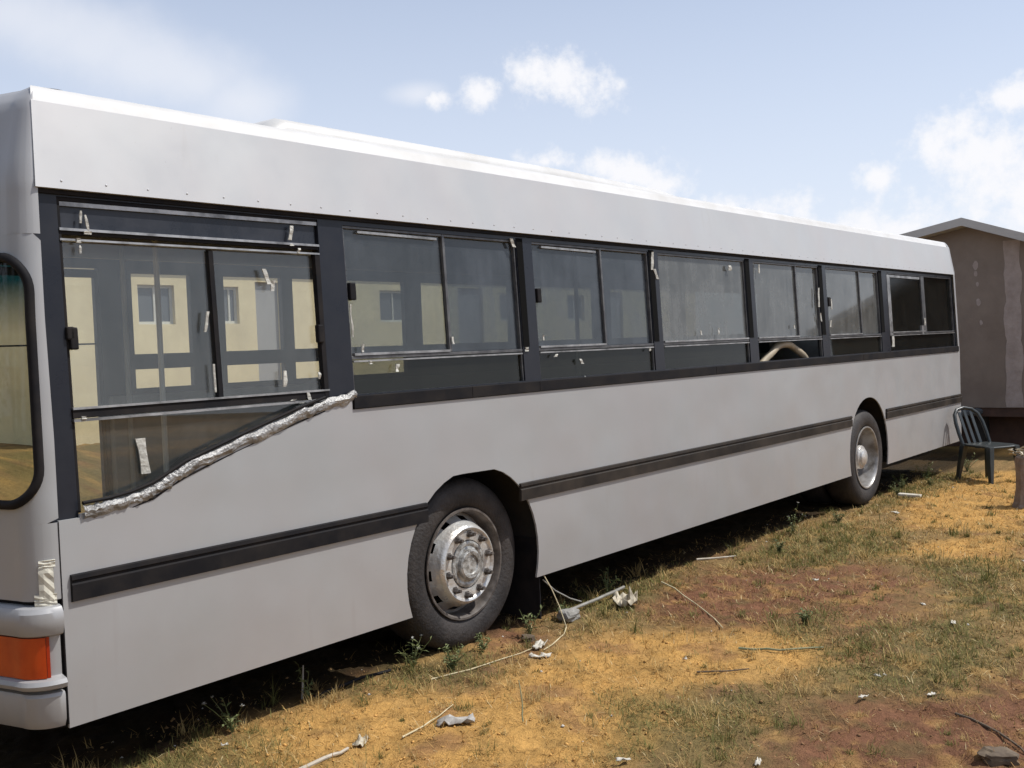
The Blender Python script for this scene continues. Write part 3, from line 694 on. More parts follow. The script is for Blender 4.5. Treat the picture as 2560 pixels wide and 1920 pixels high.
PATCH = {
 'ochre1': [(0.79, 0.12), (1.16, 0.1), (1.48, -0.02), (1.79, -0.35), (2.37, -0.42), (2.97, -0.36), (3.31, -0.71), (3.69, -1.02), (3.53, -1.58), (3.12, -1.7), (2.65, -1.4), (2.32, -1.28), (1.94, -1.36), (1.49, -1.44), (1.05, -1.25), (0.48, -0.59), (0.51, -0.02)],
 'ochre2': [(8.59, -0.1), (9.98, -0.13), (11.5, -.2), (12.5, -1.5), (10.35, -1.9), (8.06, -1.76), (7.44, -1.57), (7.24, -1.22), (7.19, -0.66)],
 'ochre3': [(6.09, -0.85), (6.94, -1.12), (7.11, -1.65), (5.94, -1.92), (5.92, -1.25)],
 'green1': [(1.67, 0.21), (2.12, 0.43), (2.29, 0.24), (2.28, -0.14), (2.03, -0.33), (1.7, -0.22), (1.51, -0.06)],
 'green2': [(5.09, -0.17), (6.26, 0.08), (7.13, -0.05), (7.13, -0.56), (6.18, -1.0), (5.54, -0.77), (5.04, -0.56)],
 'green3': [(3.89, -1.05), (4.15, -1.26), (3.69, -1.5), (3.33, -1.43)],
 'green4': [(1.95, -1.06), (2.35, -1.19), (2.53, -1.58), (1.99, -1.81), (1.62, -1.62), (1.57, -1.38)],
 'green5': [(3.36, -1.47), (3.8, -1.66), (4.45, -1.93), (3.7, -2.29), (2.94, -2.19), (2.7, -1.84)],
 'green6': [(0.35, 0.21), (0.61, 0.28), (0.83, -0.03), (0.54, -0.53), (0.17, -0.16)],
 'green7': [(3.17, 0.3), (4.38, 0.39), (4.42, 0.03), (3.43, -0.32), (2.98, -0.2)],
 'green8': [(5.73, -1.25), (6.27, -1.84), (4.52, -2.24), (4.47, -1.97)],
 'green9': [(8.0, -.02), (9.2, .1), (11.2, .1), (11.2, -.2), (9.8, -.22), (8.6, -.2)],
 'brown1': [(3.55, -0.20), (4.29, 0.0), (5.0, -0.30), (5.75, -0.80), (5.2, -1.45), (4.16, -1.60), (3.75, -1.25), (3.42, -0.70)],
 'brown2': [(3.99, -1.41), (4.37, -1.6), (3.62, -1.88), (3.29, -1.68)],
 'brown3': [(2.09, -1.77), (2.53, -1.91), (2.94, -2.19), (3.53, -2.47), (4.6, -2.6), (4.2, -3.2), (2.25, -2.97), (1.47, -1.99)],
 'brown4': [(2.89, 0.33), (3.22, 0.23), (2.64, -0.21), (1.89, -0.26), (1.79, -0.23)]}
def sdf(poly, x, y):
    d = np.full(x.shape, 1e9); ins = np.zeros(x.shape, bool); n = len(poly)
    for i in range(n):
        ax, ay = poly[i]; bx, by = poly[(i+1) % n]; ex, ey = bx-ax, by-ay
        t = np.clip(((x-ax)*ex+(y-ay)*ey)/(ex*ex+ey*ey), 0, 1)
        d = np.minimum(d, np.hypot(x-ax-t*ex, y-ay-t*ey))
        cr = ((ay > y) != (by > y)) & (x < (bx-ax)*(y-ay)/(by-ay+1e-12)+ax); ins ^= cr
    return np.where(ins, d, -d)
def masks(x, y):
    wx = x+.30*(fbm(x, y, 2.3, 4, 51)-.5)+.16*(fbm(x, y, 9, 3, 71)-.5); wy = y+.30*(fbm(x, y, 2.3, 4, 61)-.5)+.16*(fbm(x, y, 9, 3, 81)-.5)
    def g(pre, s=.10):
        o = np.zeros(x.shape)
        for k, p in PATCH.items():
            if k.startswith(pre): o = np.maximum(o, sst(-s, s, sdf(p, wx, wy)))
        return o
    far = sst(2.5, 5, np.hypot(np.clip(x-5, -1e9, 1e9)*.55, y+.6))
    oc, gr, br = g('ochre', .20), g('green', .20), g('brown', .25)
    oc = np.maximum(oc, far*sst(.45, .6, fbm(x, y, .35, 4, 91))); gr = np.maximum(gr, far*sst(.5, .65, fbm(x, y, .5, 4, 95)))
    return oc, gr, br
def axis(parts):
    a = []
    for lo_, hi_, st in parts: a += list(np.arange(lo_, hi_, st))
    return np.array(sorted(set(np.round(a+[parts[-1][1]], 4))))
xs = axis([(-600, -100, 100), (-100, -20, 10), (-20, -4, 1), (-4, -1, .2), (-1, 5, .03), (5, 11, .05), (11, 20, .4), (20, 100, 8), (100, 600, 100)])
ys = axis([(-600, -100, 100), (-100, -20, 10), (-20, -4, 1), (-4, -3, .2), (-3, .9, .03), (.9, 3, .15), (3, 10, .4), (10, 30, 2), (30, 100, 10), (100, 600, 100)])
GX, GY = np.meshgrid(xs, ys, indexing='ij'); GZ = ground_z(GX, GY)
oc, gr, br = masks(GX, GY)
cO, cG, cB, cD = np.array([.485, .275, .085]), np.array([.13, .112, .045]), np.array([.175, .080, .045]), np.array([.24, .155, .066])
mixn = fbm(GX, GY, 3.5, 5, 101)[..., None]
base = cD*(.70+.6*mixn)
colr = base*(1-oc[..., None])+cO*(.72+.56*fbm(GX, GY, 7, 4, 111)[..., None])*oc[..., None]
colr = colr*(1-.93*br[..., None])+cB*(.70+.6*fbm(GX, GY, 8, 4, 121)[..., None])*.93*br[..., None]
colr = colr*(1-.70*gr[..., None])+cG*.70*gr[..., None]
# mottling everywhere: darker humus spots, ochre crumbs, reddish earth
sp1 = (sst(.54, .70, fbm(GX, GY, 10, 4, 131))*.62*(1-.5*oc))[..., None]; colr = colr*(1-sp1)+np.array([.13, .095, .040])*sp1
sp2 = (sst(.56, .70, fbm(GX, GY, 6, 5, 141))*.55)[..., None]; colr = colr*(1-sp2)+np.array([.44, .26, .09])*sp2
sp3 = (sst(.58, .74, fbm(GX, GY, 4, 4, 151))*.5)[..., None]; colr = colr*(1-sp3)+np.array([.21, .105, .060])*sp3
bus_shade = sst(.06, .32, GY)*sst(-.6, -.1, GX)*(1-sst(13.6, 14.2, GX))*(1-sst(2.1, 2.5, GY))   # shade below the bus put into the soil colour
colr = colr*(1-.85*bus_shade[..., None])
nx, ny = GX.shape
me = bpy.data.meshes.new('ground'); V = np.stack([GX, GY, GZ], -1).reshape(-1, 3)
I = np.arange(nx*ny).reshape(nx, ny); F = np.stack([I[:-1, :-1], I[1:, :-1], I[1:, 1:], I[:-1, 1:]], -1).reshape(-1, 4)
def fast_mesh(me, V, F):
    k = F.shape[1]; me.vertices.add(len(V)); me.vertices.foreach_set('co', V.astype(np.float32).ravel())
    me.loops.add(F.size); me.loops.foreach_set('vertex_index', F.astype(np.int32).ravel())
    me.polygons.add(len(F)); me.polygons.foreach_set('loop_start', np.arange(0, F.size, k, dtype=np.int32))
    me.update(calc_edges=True)
fast_mesh(me, V, F); me.polygons.foreach_set('use_smooth', [True]*len(me.polygons))
def set_col(me, C):
    at = me.color_attributes.new('soil', 'FLOAT_COLOR', 'POINT'); A = np.ones((len(C), 4), np.float32); A[:, :3] = C; at.data.foreach_set('color', A.ravel())
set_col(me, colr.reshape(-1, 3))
GM = bpy.data.materials.new('soil'); GM.use_nodes = True; t = GM.node_tree; bs = t.nodes['Principled BSDF']; bs.inputs['Roughness'].default_value = .95; bs.inputs['Specular IOR Level'].default_value = .15
at = t.nodes.new('ShaderNodeAttribute'); at.attribute_name = 'soil'; tcn = t.nodes.new('ShaderNodeTexCoord')
n1 = t.nodes.new('ShaderNodeTexNoise'); n1.inputs['Scale'].default_value = 30; n1.inputs['Detail'].default_value = 8; n1.inputs['Roughness'].default_value = .72; t.links.new(tcn.outputs['Object'], n1.inputs['Vector'])
n2 = t.nodes.new('ShaderNodeTexNoise'); n2.inputs['Scale'].default_value = 120; n2.inputs['Detail'].default_value = 4; t.links.new(tcn.outputs['Object'], n2.inputs['Vector'])
mrn = t.nodes.new('ShaderNodeMapRange'); t.links.new(n1.outputs['Fac'], mrn.inputs[0]); mrn.inputs[1].default_value = .28; mrn.inputs[2].default_value = .72; mrn.inputs[3].default_value = .62; mrn.inputs[4].default_value = 1.30
mu = t.nodes.new('ShaderNodeVectorMath'); mu.operation = 'SCALE'; t.links.new(at.outputs['Color'], mu.inputs[0]); t.links.new(mrn.outputs[0], mu.inputs['Scale']); t.links.new(mu.outputs[0], bs.inputs['Base Color'])
bp = t.nodes.new('ShaderNodeBump'); bp.inputs['Strength'].default_value = .8; bp.inputs['Distance'].default_value = .02
t.links.new(math_n(t, 'ADD', n1.outputs['Fac'], math_n(t, 'MULTIPLY', n2.outputs['Fac'], .4)), bp.inputs['Height']); t.links.new(bp.outputs[0], bs.inputs['Normal'])
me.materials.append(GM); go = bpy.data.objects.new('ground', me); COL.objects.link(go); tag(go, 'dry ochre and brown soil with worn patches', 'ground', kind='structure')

# ------------------------------------------------------------------ grass
def attr_mat(name, rough=.8, trans=.25):
    m = bpy.data.materials.new(name); m.use_nodes = True; t = m.node_tree; b_ = t.nodes['Principled BSDF']; b_.inputs['Roughness'].default_value = rough; b_.inputs['Specular IOR Level'].default_value = .2
    a = t.nodes.new('ShaderNodeAttribute'); a.attribute_name = 'soil'; t.links.new(a.outputs['Color'], b_.inputs['Base Color'])
    tl = t.nodes.new('ShaderNodeBsdfTranslucent'); t.links.new(a.outputs['Color'], tl.inputs[0]); mx = t.nodes.new('ShaderNodeMixShader'); mx.inputs[0].default_value = trans
    t.links.new(b_.outputs[0], mx.inputs[1]); t.links.new(tl.outputs[0], mx.inputs[2]); t.links.new(mx.outputs[0], t.nodes['Material Output'].inputs[0]); return m
GRASSM = attr_mat('grass_blade')
def blades(name, N, dens, colf, hmin, hmax, flat, wmul, label):
    rs = np.random.RandomState(len(name)+N % 97)
    # more blades close to the camera, all over the strip one can walk along
    u = rs.rand(N)**1.5; x = -1.2+12.4*u; y = -3.1+4.1*rs.rand(N)
    oc, gr, br = masks(x, y); D = dens(x, y, oc, gr, br)
    keep = rs.rand(N) < D*(1-.92*sst(.06, .24, y)*(x < 11.0))
    keep &= ~((np.abs(x-2.345) < .47) & (y > .06) & (y < .38)) & ~((np.abs(x-8.29) < .47) & (y > .03)) & ~((y > .55))
    x, y, oc, gr, br = (q[keep] for q in (x, y, oc, gr, br)); n = len(x)
    dist = np.hypot(x-CX, y-CY)
    h = (hmin+(hmax-hmin)*rs.rand(n)**1.8)*(.8+.4*rs.rand(n)); a = rs.rand(n)*2*np.pi; tilt = np.clip(rs.normal(flat, .35, n), .05, 1.5)
    wd = (.0018+.0016*rs.rand(n))*wmul*np.clip(dist/4.2, 1, 2.2)
    dx, dy = np.cos(a), np.sin(a); px, py = -dy, dx
    z = ground_z(x, y)-.004
    V = np.zeros((n, 5, 3)); l1 = h*.55; l2 = h*.45; t2 = np.clip(tilt+.45*rs.rand(n), 0, 1.62)
    mx_, my_, mz_ = x+dx*l1*np.sin(tilt), y+dy*l1*np.sin(tilt), z+l1*np.cos(tilt)
    for k, s in ((0, -1), (1, 1)):
        V[:, k] = np.stack([x+s*px*wd/2, y+s*py*wd/2, z], -1); V[:, 2+k] = np.stack([mx_+s*px*wd*.4, my_+s*py*wd*.4, mz_], -1)
    V[:, 4] = np.stack([mx_+dx*l2*np.sin(t2), my_+dy*l2*np.sin(t2), mz_+l2*np.cos(t2)], -1)
    b0 = np.arange(n)*5
    F = np.concatenate([np.stack([b0, b0+1, b0+3], -1), np.stack([b0, b0+3, b0+2], -1), np.stack([b0+2, b0+3, b0+4], -1)])
    me = bpy.data.meshes.new(name); fast_mesh(me, V.reshape(-1, 3), F)
    C = colf(rs, n, x, y, oc, gr, br); set_col(me, np.repeat(C, 5, 0)); me.materials.append(GRASSM)
    o = bpy.data.objects.new(name, me); COL.objects.link(o); tag(o, label, 'grass', kind='stuff'); return n
def cdry(rs, n, x, y, oc, gr, br):
    A = np.array([.48, .32, .12]); B = np.array([.30, .20, .085]); Cc = np.array([.24, .105, .05]); S_ = np.array([.62, .50, .28]); O = np.array([.55, .33, .11])
    r = rs.rand(n)[:, None]; c = A*r+B*(1-r); c = c*(1-oc[:, None]*.8)+O*oc[:, None]*.8*(.7+.5*r); c = c*(1-.55*br[:, None])+Cc*.55*br[:, None]
    s = (rs.rand(n) < .06)[:, None]; return np.where(s, S_, c)
def cgreen(rs, n, x, y, oc, gr, br):
    A = np.array([.115, .125, .038]); B = np.array([.27, .22, .080]); r = rs.rand(n)[:, None]; return (A*r+B*(1-r))*(.7+.6*rs.rand(n)[:, None])
blades('dry_grass', 330000, lambda x, y, oc, gr, br: sst(.34, .62, fbm(x, y, 5, 4, 201))*(.85-.45*oc-.35*br)+.07, cdry, .018, .070, 1.1, 1.05, 'short trampled dry straw-coloured grass over the yard')
blades('green_grass', 300000, lambda x, y, oc, gr, br: np.clip(gr*1.1*sst(.32, .58, fbm(x, y, 6, 4, 211))+(.14-.08*oc)*(1-.7*br)*sst(.45, .68, fbm(x, y, 7, 4, 221)), 0, 1), cgreen, .020, .075, .85, 1.1, 'short green grass tufts growing in patches')

def tufts(NC):
    rs = np.random.RandomState(77); u = rs.rand(NC)**1.3; cx_ = -1+12.4*u; cy_ = -3.0+3.3*rs.rand(NC)
    k = np.repeat(np.arange(NC), 34); n = len(k); sz = (.5+rs.rand(NC)**2)[k]; x = cx_[k]+rs.normal(0, .018, n)*sz; y = cy_[k]+rs.normal(0, .018, n)*sz
    oc, gr, br = masks(x, y); h = (.035+.085*rs.rand(n))*sz*(1-.45*np.maximum(br, oc)); a = rs.rand(n)*6.283; t1 = np.abs(rs.normal(.55, .35, n)); t2 = np.clip(t1+.2+.6*rs.rand(n), 0, 1.75); wd = (.0018+.0014*rs.rand(n))*np.clip(np.hypot(x-CX, y-CY)/4.2, 1, 2)
    dx, dy = np.cos(a), np.sin(a); z = ground_z(x, y)-.004; V = np.zeros((n, 5, 3)); l1, l2 = h*.55, h*.5
    mx_, my_, mz_ = x+dx*l1*np.sin(t1), y+dy*l1*np.sin(t1), z+l1*np.cos(t1)
    for q, sg in ((0, -1), (1, 1)):
        V[:, q] = np.stack([x-sg*dy*wd/2, y+sg*dx*wd/2, z], -1); V[:, 2+q] = np.stack([mx_-sg*dy*wd*.4, my_+sg*dx*wd*.4, mz_], -1)
    V[:, 4] = np.stack([mx_+dx*l2*np.sin(t2), my_+dy*l2*np.sin(t2), mz_+l2*np.cos(t2)], -1); b0 = np.arange(n)*5
    F = np.concatenate([np.stack([b0, b0+1, b0+3], -1), np.stack([b0, b0+3, b0+2], -1), np.stack([b0+2, b0+3, b0+4], -1)])
    me = bpy.data.meshes.new('grass_tufts'); fast_mesh(me, V.reshape(-1, 3), F); dry = (rs.rand(NC) < .35+.4*(1-gr[::34]))[k][:, None]; v_ = (.7+.6*rs.rand(n))[:, None]
    C = np.where(dry, np.array([.46, .33, .14]), np.array([.15, .145, .045]))*v_; set_col(me, np.repeat(C, 5, 0)); me.materials.append(GRASSM)
    o = bpy.data.objects.new('grass_tufts', me); COL.objects.link(o); tag(o, 'taller straw and olive tufts of grass dotted over the yard', 'grass', kind='stuff')
tufts(700)
# crumbs of soil and small stones
def crumbs(N):
    rs = np.random.RandomState(5); u = rs.rand(N)**1.5; x = -1.2+12.4*u; y = -3.1+3.6*rs.rand(N); oc, gr, br = masks(x, y)
    k = rs.rand(N) < (.25+.75*sst(.45, .7, fbm(x, y, 3, 4, 301))); x, y, oc, gr, br = (q[k] for q in (x, y, oc, gr, br)); n = len(x)
    r_ = .003+.008*rs.rand(n)**4; base_ = np.array([(1, 0, 0), (-1, 0, 0), (0, 1, 0), (0, -1, 0), (0, 0, 1), (0, 0, -1)], float)
    P = base_[None]*r_[:, None, None]*(.6+.8*rs.rand(n, 6, 1)); a = rs.rand(n)*6.28; c, s_ = np.cos(a)[:, None], np.sin(a)[:, None]
    X = P[..., 0]*c-P[..., 1]*s_; Y = P[..., 0]*s_+P[..., 1]*c; P[..., 0], P[..., 1] = X, Y; P[..., 2] *= .7
    V = P+np.stack([x, y, ground_z(x, y)+r_*.2], -1)[:, None, :]
    f0 = np.array([(0, 2, 4), (2, 1, 4), (1, 3, 4), (3, 0, 4), (2, 0, 5), (1, 2, 5), (3, 1, 5), (0, 3, 5)]); F = (np.arange(n)[:, None, None]*6+f0[None]).reshape(-1, 3)
    me = bpy.data.meshes.new('soil_crumbs'); fast_mesh(me, V.reshape(-1, 3), F)
    C = np.array([.30, .18, .08])*(1-oc[:, None])+np.array([.50, .28, .09])*oc[:, None]; C = C*(1-.6*br[:, None])+np.array([.18, .09, .055])*.6*br[:, None]
    C = C*(.55+.8*rs.rand(n)[:, None]); C = np.where((rs.rand(n) < .03)[:, None], np.array([.5, .47, .42]), C)
    set_col(me, np.repeat(C, 6, 0)); me.materials.append(attr_mat('soil_crumb', .95, 0.)); o = bpy.data.objects.new('soil_crumbs', me); COL.objects.link(o); tag(o, 'loose crumbs of dry soil and grit strewn over the yard', 'soil', kind='stuff')
crumbs(20000)

# ------------------------------------------------------------------ weeds beside the bus
WEEDM = mat('weed_leaf', (.10, .13, .04), .7, var=(.16, .16, .06), vscale=20)
def leaf(b, p, d, l, wd, up_=.3):
    p = Vector(p); d = Vector(d).normalized(); s = d.cross(Vector((0, 0, 1))); s = s.normalized() if s.length > 1e-3 else Vector((1, 0, 0)); nrm = s.cross(d)
    m_ = p+d*l*.5+nrm*l*.12; e = p+d*l-nrm*l*.05
    b.add([p, m_+s*wd/2, e, m_-s*wd/2], [(0, 1, 2, 3)])
def weed(x, y, h, ns, label, flower=False, matl=WEEDM):
    z = float(ground_z(x, y)); b = MB(); tips = []
    for i in range(ns):
        a = random.uniform(0, 2*math.pi); sp = random.uniform(.1, .75); hh = h*random.uniform(.55, 1.05); pts = []
        for k in range(5):
            t = k/4; pts.append(Vector((math.cos(a)*sp*hh*t*(.6+.4*t), math.sin(a)*sp*hh*t*(.6+.4*t), hh*t*(1-.15*t*sp)-.005)))
        b.tube(pts, [.0028, .0025, .002, .0016, .001], 4); tips.append(pts[-1])
        for k in range(int(5+9*random.random())):
            t = random.uniform(.12, 1); j = min(3, int(t*4)); q = pts[j].lerp(pts[j+1], t*4-j); aa = random.uniform(0, 2*math.pi)
            leaf(b, q, (math.cos(aa), math.sin(aa), random.uniform(-.2, .8)), random.uniform(.018, .045)*(h/.16)**.5, random.uniform(.008, .016))
    o = b.build('weed', matl, None); o.location = (x, y, z); tag(o, label, 'weed', 'weeds along the bus')
    if flower:
        f = MB()
        for tp in tips[:max(3, ns//3)]:
            for k in range(7): leaf(f, tp, (random.uniform(-1, 1), random.uniform(-1, 1), random.uniform(.2, 1)), .014, .010)
        f.build('flower', TAPE, o)
    return o
weed(1.90, .10, .17, 9, 'leafy green weed with small white flowers just ahead of the front tyre', True)
weed(1.98, -.10, .15, 12, 'bushy low green weed in front of the front tyre, nearest the camera')
weed(2.32, -.02, .12, 8, 'thin green weed sprouting at the foot of the front tyre')
weed(2.72, -.03, .20, 7, 'spindly weed standing against the rear of the front tyre')
weed(.78, .10, .16, 6, 'small pale-tipped weed in the shade below the front end of the skirt', True)
weed(3.80, .16, .19, 7, 'spindly dark weed under the skirt behind the mud flap')
weed(3.12, .02, .11, 9, 'low green weed beside the broken grey stone')
weed(6.35, -.02, .26, 4, 'tall thin weed with a pale seed head near the middle of the skirt', True)
weed(5.65, -.22, .11, 11, 'bushy green weed in the green patch ahead of the rear wheel')
weed(7.10, -.12, .12, 10, 'low green weed close to the front of the rear tyre')
weed(9.05, .02, .17, 8, 'grey-green weed behind the rear tyre by the pale plank')
weed(1.25, .17, .16, 4, 'thin weed beside a whitish stake under the skirt')
weed(3.78, -1.24, .09, 12, 'small bright green weed on the brown soil mid yard')
weed(9.9, -.05, .16, 8, 'green weed under the rear end of the bus near the chair')
weed(10.9, -.95, .14, 9, 'green weed growing right in front of the plastic chair')

weed(9.5, .12, .20, 10, 'dark green weed in the shade under the bus tail, left of the chair')
weed(10.4, .15, .22, 11, 'bushy dark weed under the bus tail right behind the chair')
weed(11.5, .0, .24, 12, 'tall weed growing between the bus tail and the brown cabin')
weed(11.9, -.5, .18, 12, 'leafy weed on bare soil in front of the brown cabin')
weed(12.6, -.9, .22, 12, 'bushy weed close to the dark base of the brown cabin')

# ------------------------------------------------------------------ litter and sticks
def gz(x, y, d=0.): return float(ground_z(x, y))+d
def scrap(name, x, y, w_, l_, rz, label, cat, matl, n=5, crump=.012, group=None, lift=.004):
    """crumpled sheet lying on the ground"""
    vs = []; m_ = n
    for i in range(n+1):
        for j in range(m_+1):
            u, v_ = i/n-.5, j/m_-.5; k = 1-.25*random.random()
            vs.append((u*l_*k, v_*w_*k, abs(random.gauss(0, crump))+.004))
    fs = [(i*(m_+1)+j, i*(m_+1)+j+1, (i+1)*(m_+1)+j+1, (i+1)*(m_+1)+j) for i in range(n) for j in range(m_)]
    o = MB().add(vs, fs).build(name, matl, None, smooth=True, angle=30); o.location = (x, y, gz(x, y, lift)); o.rotation_euler = (random.uniform(-.05, .05), random.uniform(-.05, .05), rz)
    s = o.modifiers.new('solid', 'SOLIDIFY'); s.thickness = .003
    tag(o, label, cat, group); return o
PAPER = mat('white_litter', (.56, .53, .46), .7, var=(.38, .34, .27), vscale=18)
PALEPLASTIC = mat('pale_plastic', (.55, .49, .37), .6, var=(.27, .22, .15), vscale=22)
NEWS = mat('grey_paper', (.42, .40, .37), .8, var=(.26, .24, .21), vscale=30)
WOODP = mat('pale_wood', (.50, .45, .37), .8, var=(.36, .31, .24), vscale=12)
STICKD = mat('dark_stick', (.085, .060, .040), .85, var=(.15, .11, .07), vscale=20)
STICKG = mat('green_stalk', (.20, .22, .12), .7, var=(.30, .28, .16), vscale=12)
STRAW = mat('straw', (.58, .50, .32), .8, var=(.40, .33, .19), vscale=14)
PIPEM = mat('grey_pipe', (.30, .29, .26), .7, var=(.19, .175, .15), vscale=10)
scrap('plastic_scrap', 2.53, -.25, .06, .12, .2, 'white crumpled plastic scrap in front of the front tyre', 'scrap', PAPER, crump=.012)
scrap('plastic_scrap', 2.40, -.36, .04, .13, -.9, 'narrow torn white plastic strip just below the crumpled scrap by the front tyre', 'scrap', PAPER, crump=.010)
scrap('plastic_bag', 3.55, -.15, .16, .15, .6, 'pale crumpled straw-coloured bag behind the front wheel', 'bag', PALEPLASTIC, 7, .045, lift=.015)
scrap('paper_sheet', 1.42, -.64, .09, .19, -.8, 'grey weathered newspaper sheet on ochre soil in the foreground', 'paper', NEWS, 6, .014)
scrap('rag', 1.02, -.46, .06, .10, .5, 'whitish crumpled rag on ochre soil near the bottom of the photo', 'rag', PALEPLASTIC, 5, .016)
lit = 'small white litter scraps'
for x, y, l_, lb in ((.66, -.01, .035, 'tiny white scrap in the shade edge under the front of the bus'), (4.87, -.84, .06, 'white scrap on brown soil midway between the two wheels'), (2.93, -2.21, .06, 'pale scrap in the green grass at the right foreground'),
                     (3.03, -1.93, .05, 'bright white scrap in the middle of the right foreground grass'), (1.74, -1.93, .06, 'long white scrap at the bottom edge of the photo right of centre'), (1.45, -1.50, .07, 'white scrap at the bottom edge below the ochre patch'),
                     (4.21, -1.94, .08, 'pale bent scrap near the right edge halfway down the yard'), (4.60, -1.65, .07, 'white scrap on brown soil near the right side, farther back'), (2.68, -1.99, .07, 'pale torn strip nearest the dark twig'),
                     (2.77, -1.02, .035, 'small pale scrap at the end of the dark stick on ochre soil'), (7.9, -.35, .12, 'white scrap beside the rear tyre'), (6.1, -1.9, .10, 'pale scrap at the right edge of the far grass')):
    scrap('litter_scrap', x, y, l_*.36, l_*.9, random.uniform(-1.2, 1.2), lb, 'scrap', PAPER, 4, .006, lit, .006)
def stick(name, a, b_, r, matl, label, cat='stick', bow=.01, za=.012, zb=.012, n=7, group=None, taper=.6):
    pts = []; A = Vector((a[0], a[1], gz(*a)+za)); B = Vector((b_[0], b_[1], gz(*b_)+zb)); s = (B-A).cross(Vector((0, 0, 1))); s = s.normalized() if s.length > 1e-4 else Vector((1, 0, 0))
    for i in range(n):
        t = i/(n-1); p = A.lerp(B, t)+s*bow*math.sin(math.pi*t)+Vector((random.gauss(0, bow*.18), random.gauss(0, bow*.18), 0)); 
        g = gz(p.x, p.y)+r*.5; p.z = max(p.z, g); pts.append(p)
    o = MB().tube(pts, [r*(1-(1-taper)*i/(n-1)) for i in range(n)], 7).build(name, matl, None, smooth=True, angle=50); tag(o, label, cat, group); return o
G_ = 'sticks lying in the yard'
stick('stick', (3.10, -1.16), (3.32, -1.53), .007, STICKG, 'greenish bent stick lying on the ochre soil', bow=.03, group=G_)
stick('stick', (2.66, -1.15), (2.79, -1.37), .005, STICKD, 'short dark stick on ochre soil below the greenish one', bow=.012, group=G_)
stick('twig', (4.09, -.09), (3.47, -.88), .006, STRAW, 'long pale twig reaching out of the brown soil behind the front wheel', 'twig', bow=-.03, zb=.01, za=.05)
stick('straw_stalk', (1.80, -.12), (2.50, -.24), .004, STRAW, 'long pale straw stalk lying past the foot of the front tyre', 'stalk', bow=.03)
stick('straw_stalk', (1.15, -.58), (1.56, -.50), .004, STRAW, 'thin straw stalk lying above the grey paper sheet', 'stalk', bow=.015)
stick('plant_stalk', (1.57, -.90), (1.60, -.86), .0035, STICKG, 'thin upright green stalk standing alone on the ochre soil', 'stalk', bow=.006, za=0, zb=.17)
stick('stick', (.66, -.47), (.92, -.50), .010, WOODP, 'thick pale stick at the bottom edge beside the whitish rag', bow=.012, group=G_)
stick('twig', (2.75, -2.38), (2.42, -2.74), .007, STICKD, 'dark curved twig at the lower right of the yard', 'twig', bow=-.03)
stick('stick', (5.0, .16), (5.3, -.02), .009, WOODP, 'pale stick at the edge of the bus shadow midway along the skirt', bow=.01, group=G_)
stick('cable', (1.27, .16), (1.78, .14), .008, BLACKR, 'short black cable at the shadow edge ahead of the front tyre', 'cable', bow=-.03, taper=1)
stick('stake', (1.24, .19), (1.27, .21), .006, PIPEM, 'thin whitish stake standing under the skirt ahead of the front wheel', bow=.0, za=0, zb=.16, group=G_)
stick('pipe', (3.15, .03), (3.84, .05), .010, PIPEM, 'grey pipe resting at a slant behind the front mud flap', 'pipe', bow=.008, za=.03, zb=.045, taper=1)
# thin wire hanging off the skirt corner behind the front wheel
A = [(2.93, .02, .29), (2.945, -.03, .20), (2.96, -.07, .10), (2.93, -.14, .03), (2.80, -.22, .02), (2.62, -.27, .02), (2.5, -.30, .015)]
o = MB().tube([(x, y, z if i < 3 else gz(x, y)+.012) for i, (x, y, z) in enumerate(A)], .0035, 6).build('wire', STRAW, None, smooth=True); tag(o, 'thin pale wire hanging from the skirt corner to the ground behind the front wheel', 'wire')
A = [(2.94, .03, .25), (3.02, .0, .17), (3.14, -.02, .10), (3.24, -.03, .06)]
o = MB().tube(A, .004, 6).build('wire', PIPEM, None, smooth=True); tag(o, 'short grey wire looping from the skirt corner to the grey pipe', 'wire')
def rock(name, x, y, sx, sy, sz, label, matl, cat):
    bm = bmesh.new(); bmesh.ops.create_icosphere(bm, subdivisions=3, radius=1)
    for v_ in bm.verts:
        c = v_.co; k = 1+.35*(math.sin(c.x*4+x*9)*math.cos(c.y*5+y*7)+.6*math.sin(c.z*7+c.x*3))*.6
        c *= k; c.x = max(-.8, min(.8, c.x)); c.z = max(-.6, min(.7, c.z)); v_.co = Vector((c.x*sx, c.y*sy, c.z*sz))
    me = bpy.data.meshes.new(name); bm.to_mesh(me); bm.free(); me.materials.append(matl); o = bpy.data.objects.new(name, me); COL.objects.link(o)
    o.location = (x, y, gz(x, y, sz*.45)); o.rotation_euler = (0, 0, x*3); tag(o, label, cat); return o
STONE = mat('grey_stone', (.30, .29, .27), .9, var=(.18, .17, .15), vscale=14, bump=.6, bscale=30)
rock('stone', 3.08, -.05, .075, .055, .05, 'broken grey stone lying under the grey pipe', STONE, 'stone')
rock('stone', 2.62, -.10, .05, .035, .025, 'small dark flat stone right behind the foot of the front tyre', STICKD, 'stone')
rock('clod', 2.30, -2.66, .06, .07, .035, 'dark clod at the lower right corner of the yard', STICKD, 'clod')
pk = MB().box(-.11, .11, -.045, .045, 0, .022).build('plank', PAPER, None, bevel=.004); pk.location = (8.92, -.15, gz(8.92, -.15, .02)); pk.rotation_euler = (0, .04, -1.45)
tag(pk, 'short whitish plank lying behind the rear wheel', 'plank')

# ------------------------------------------------------------------ plastic chair beside the tail of the bus
CH = mat('chair_plastic', (.016, .021, .022), .36, var=(.030, .037, .037), vscale=6)
ch = empty('garden_chair', (10.70, -.47, gz(10.70, -.47)), R(-30)); tag(ch, 'dark grey-green plastic garden chair with its back to the bus tail', 'chair')
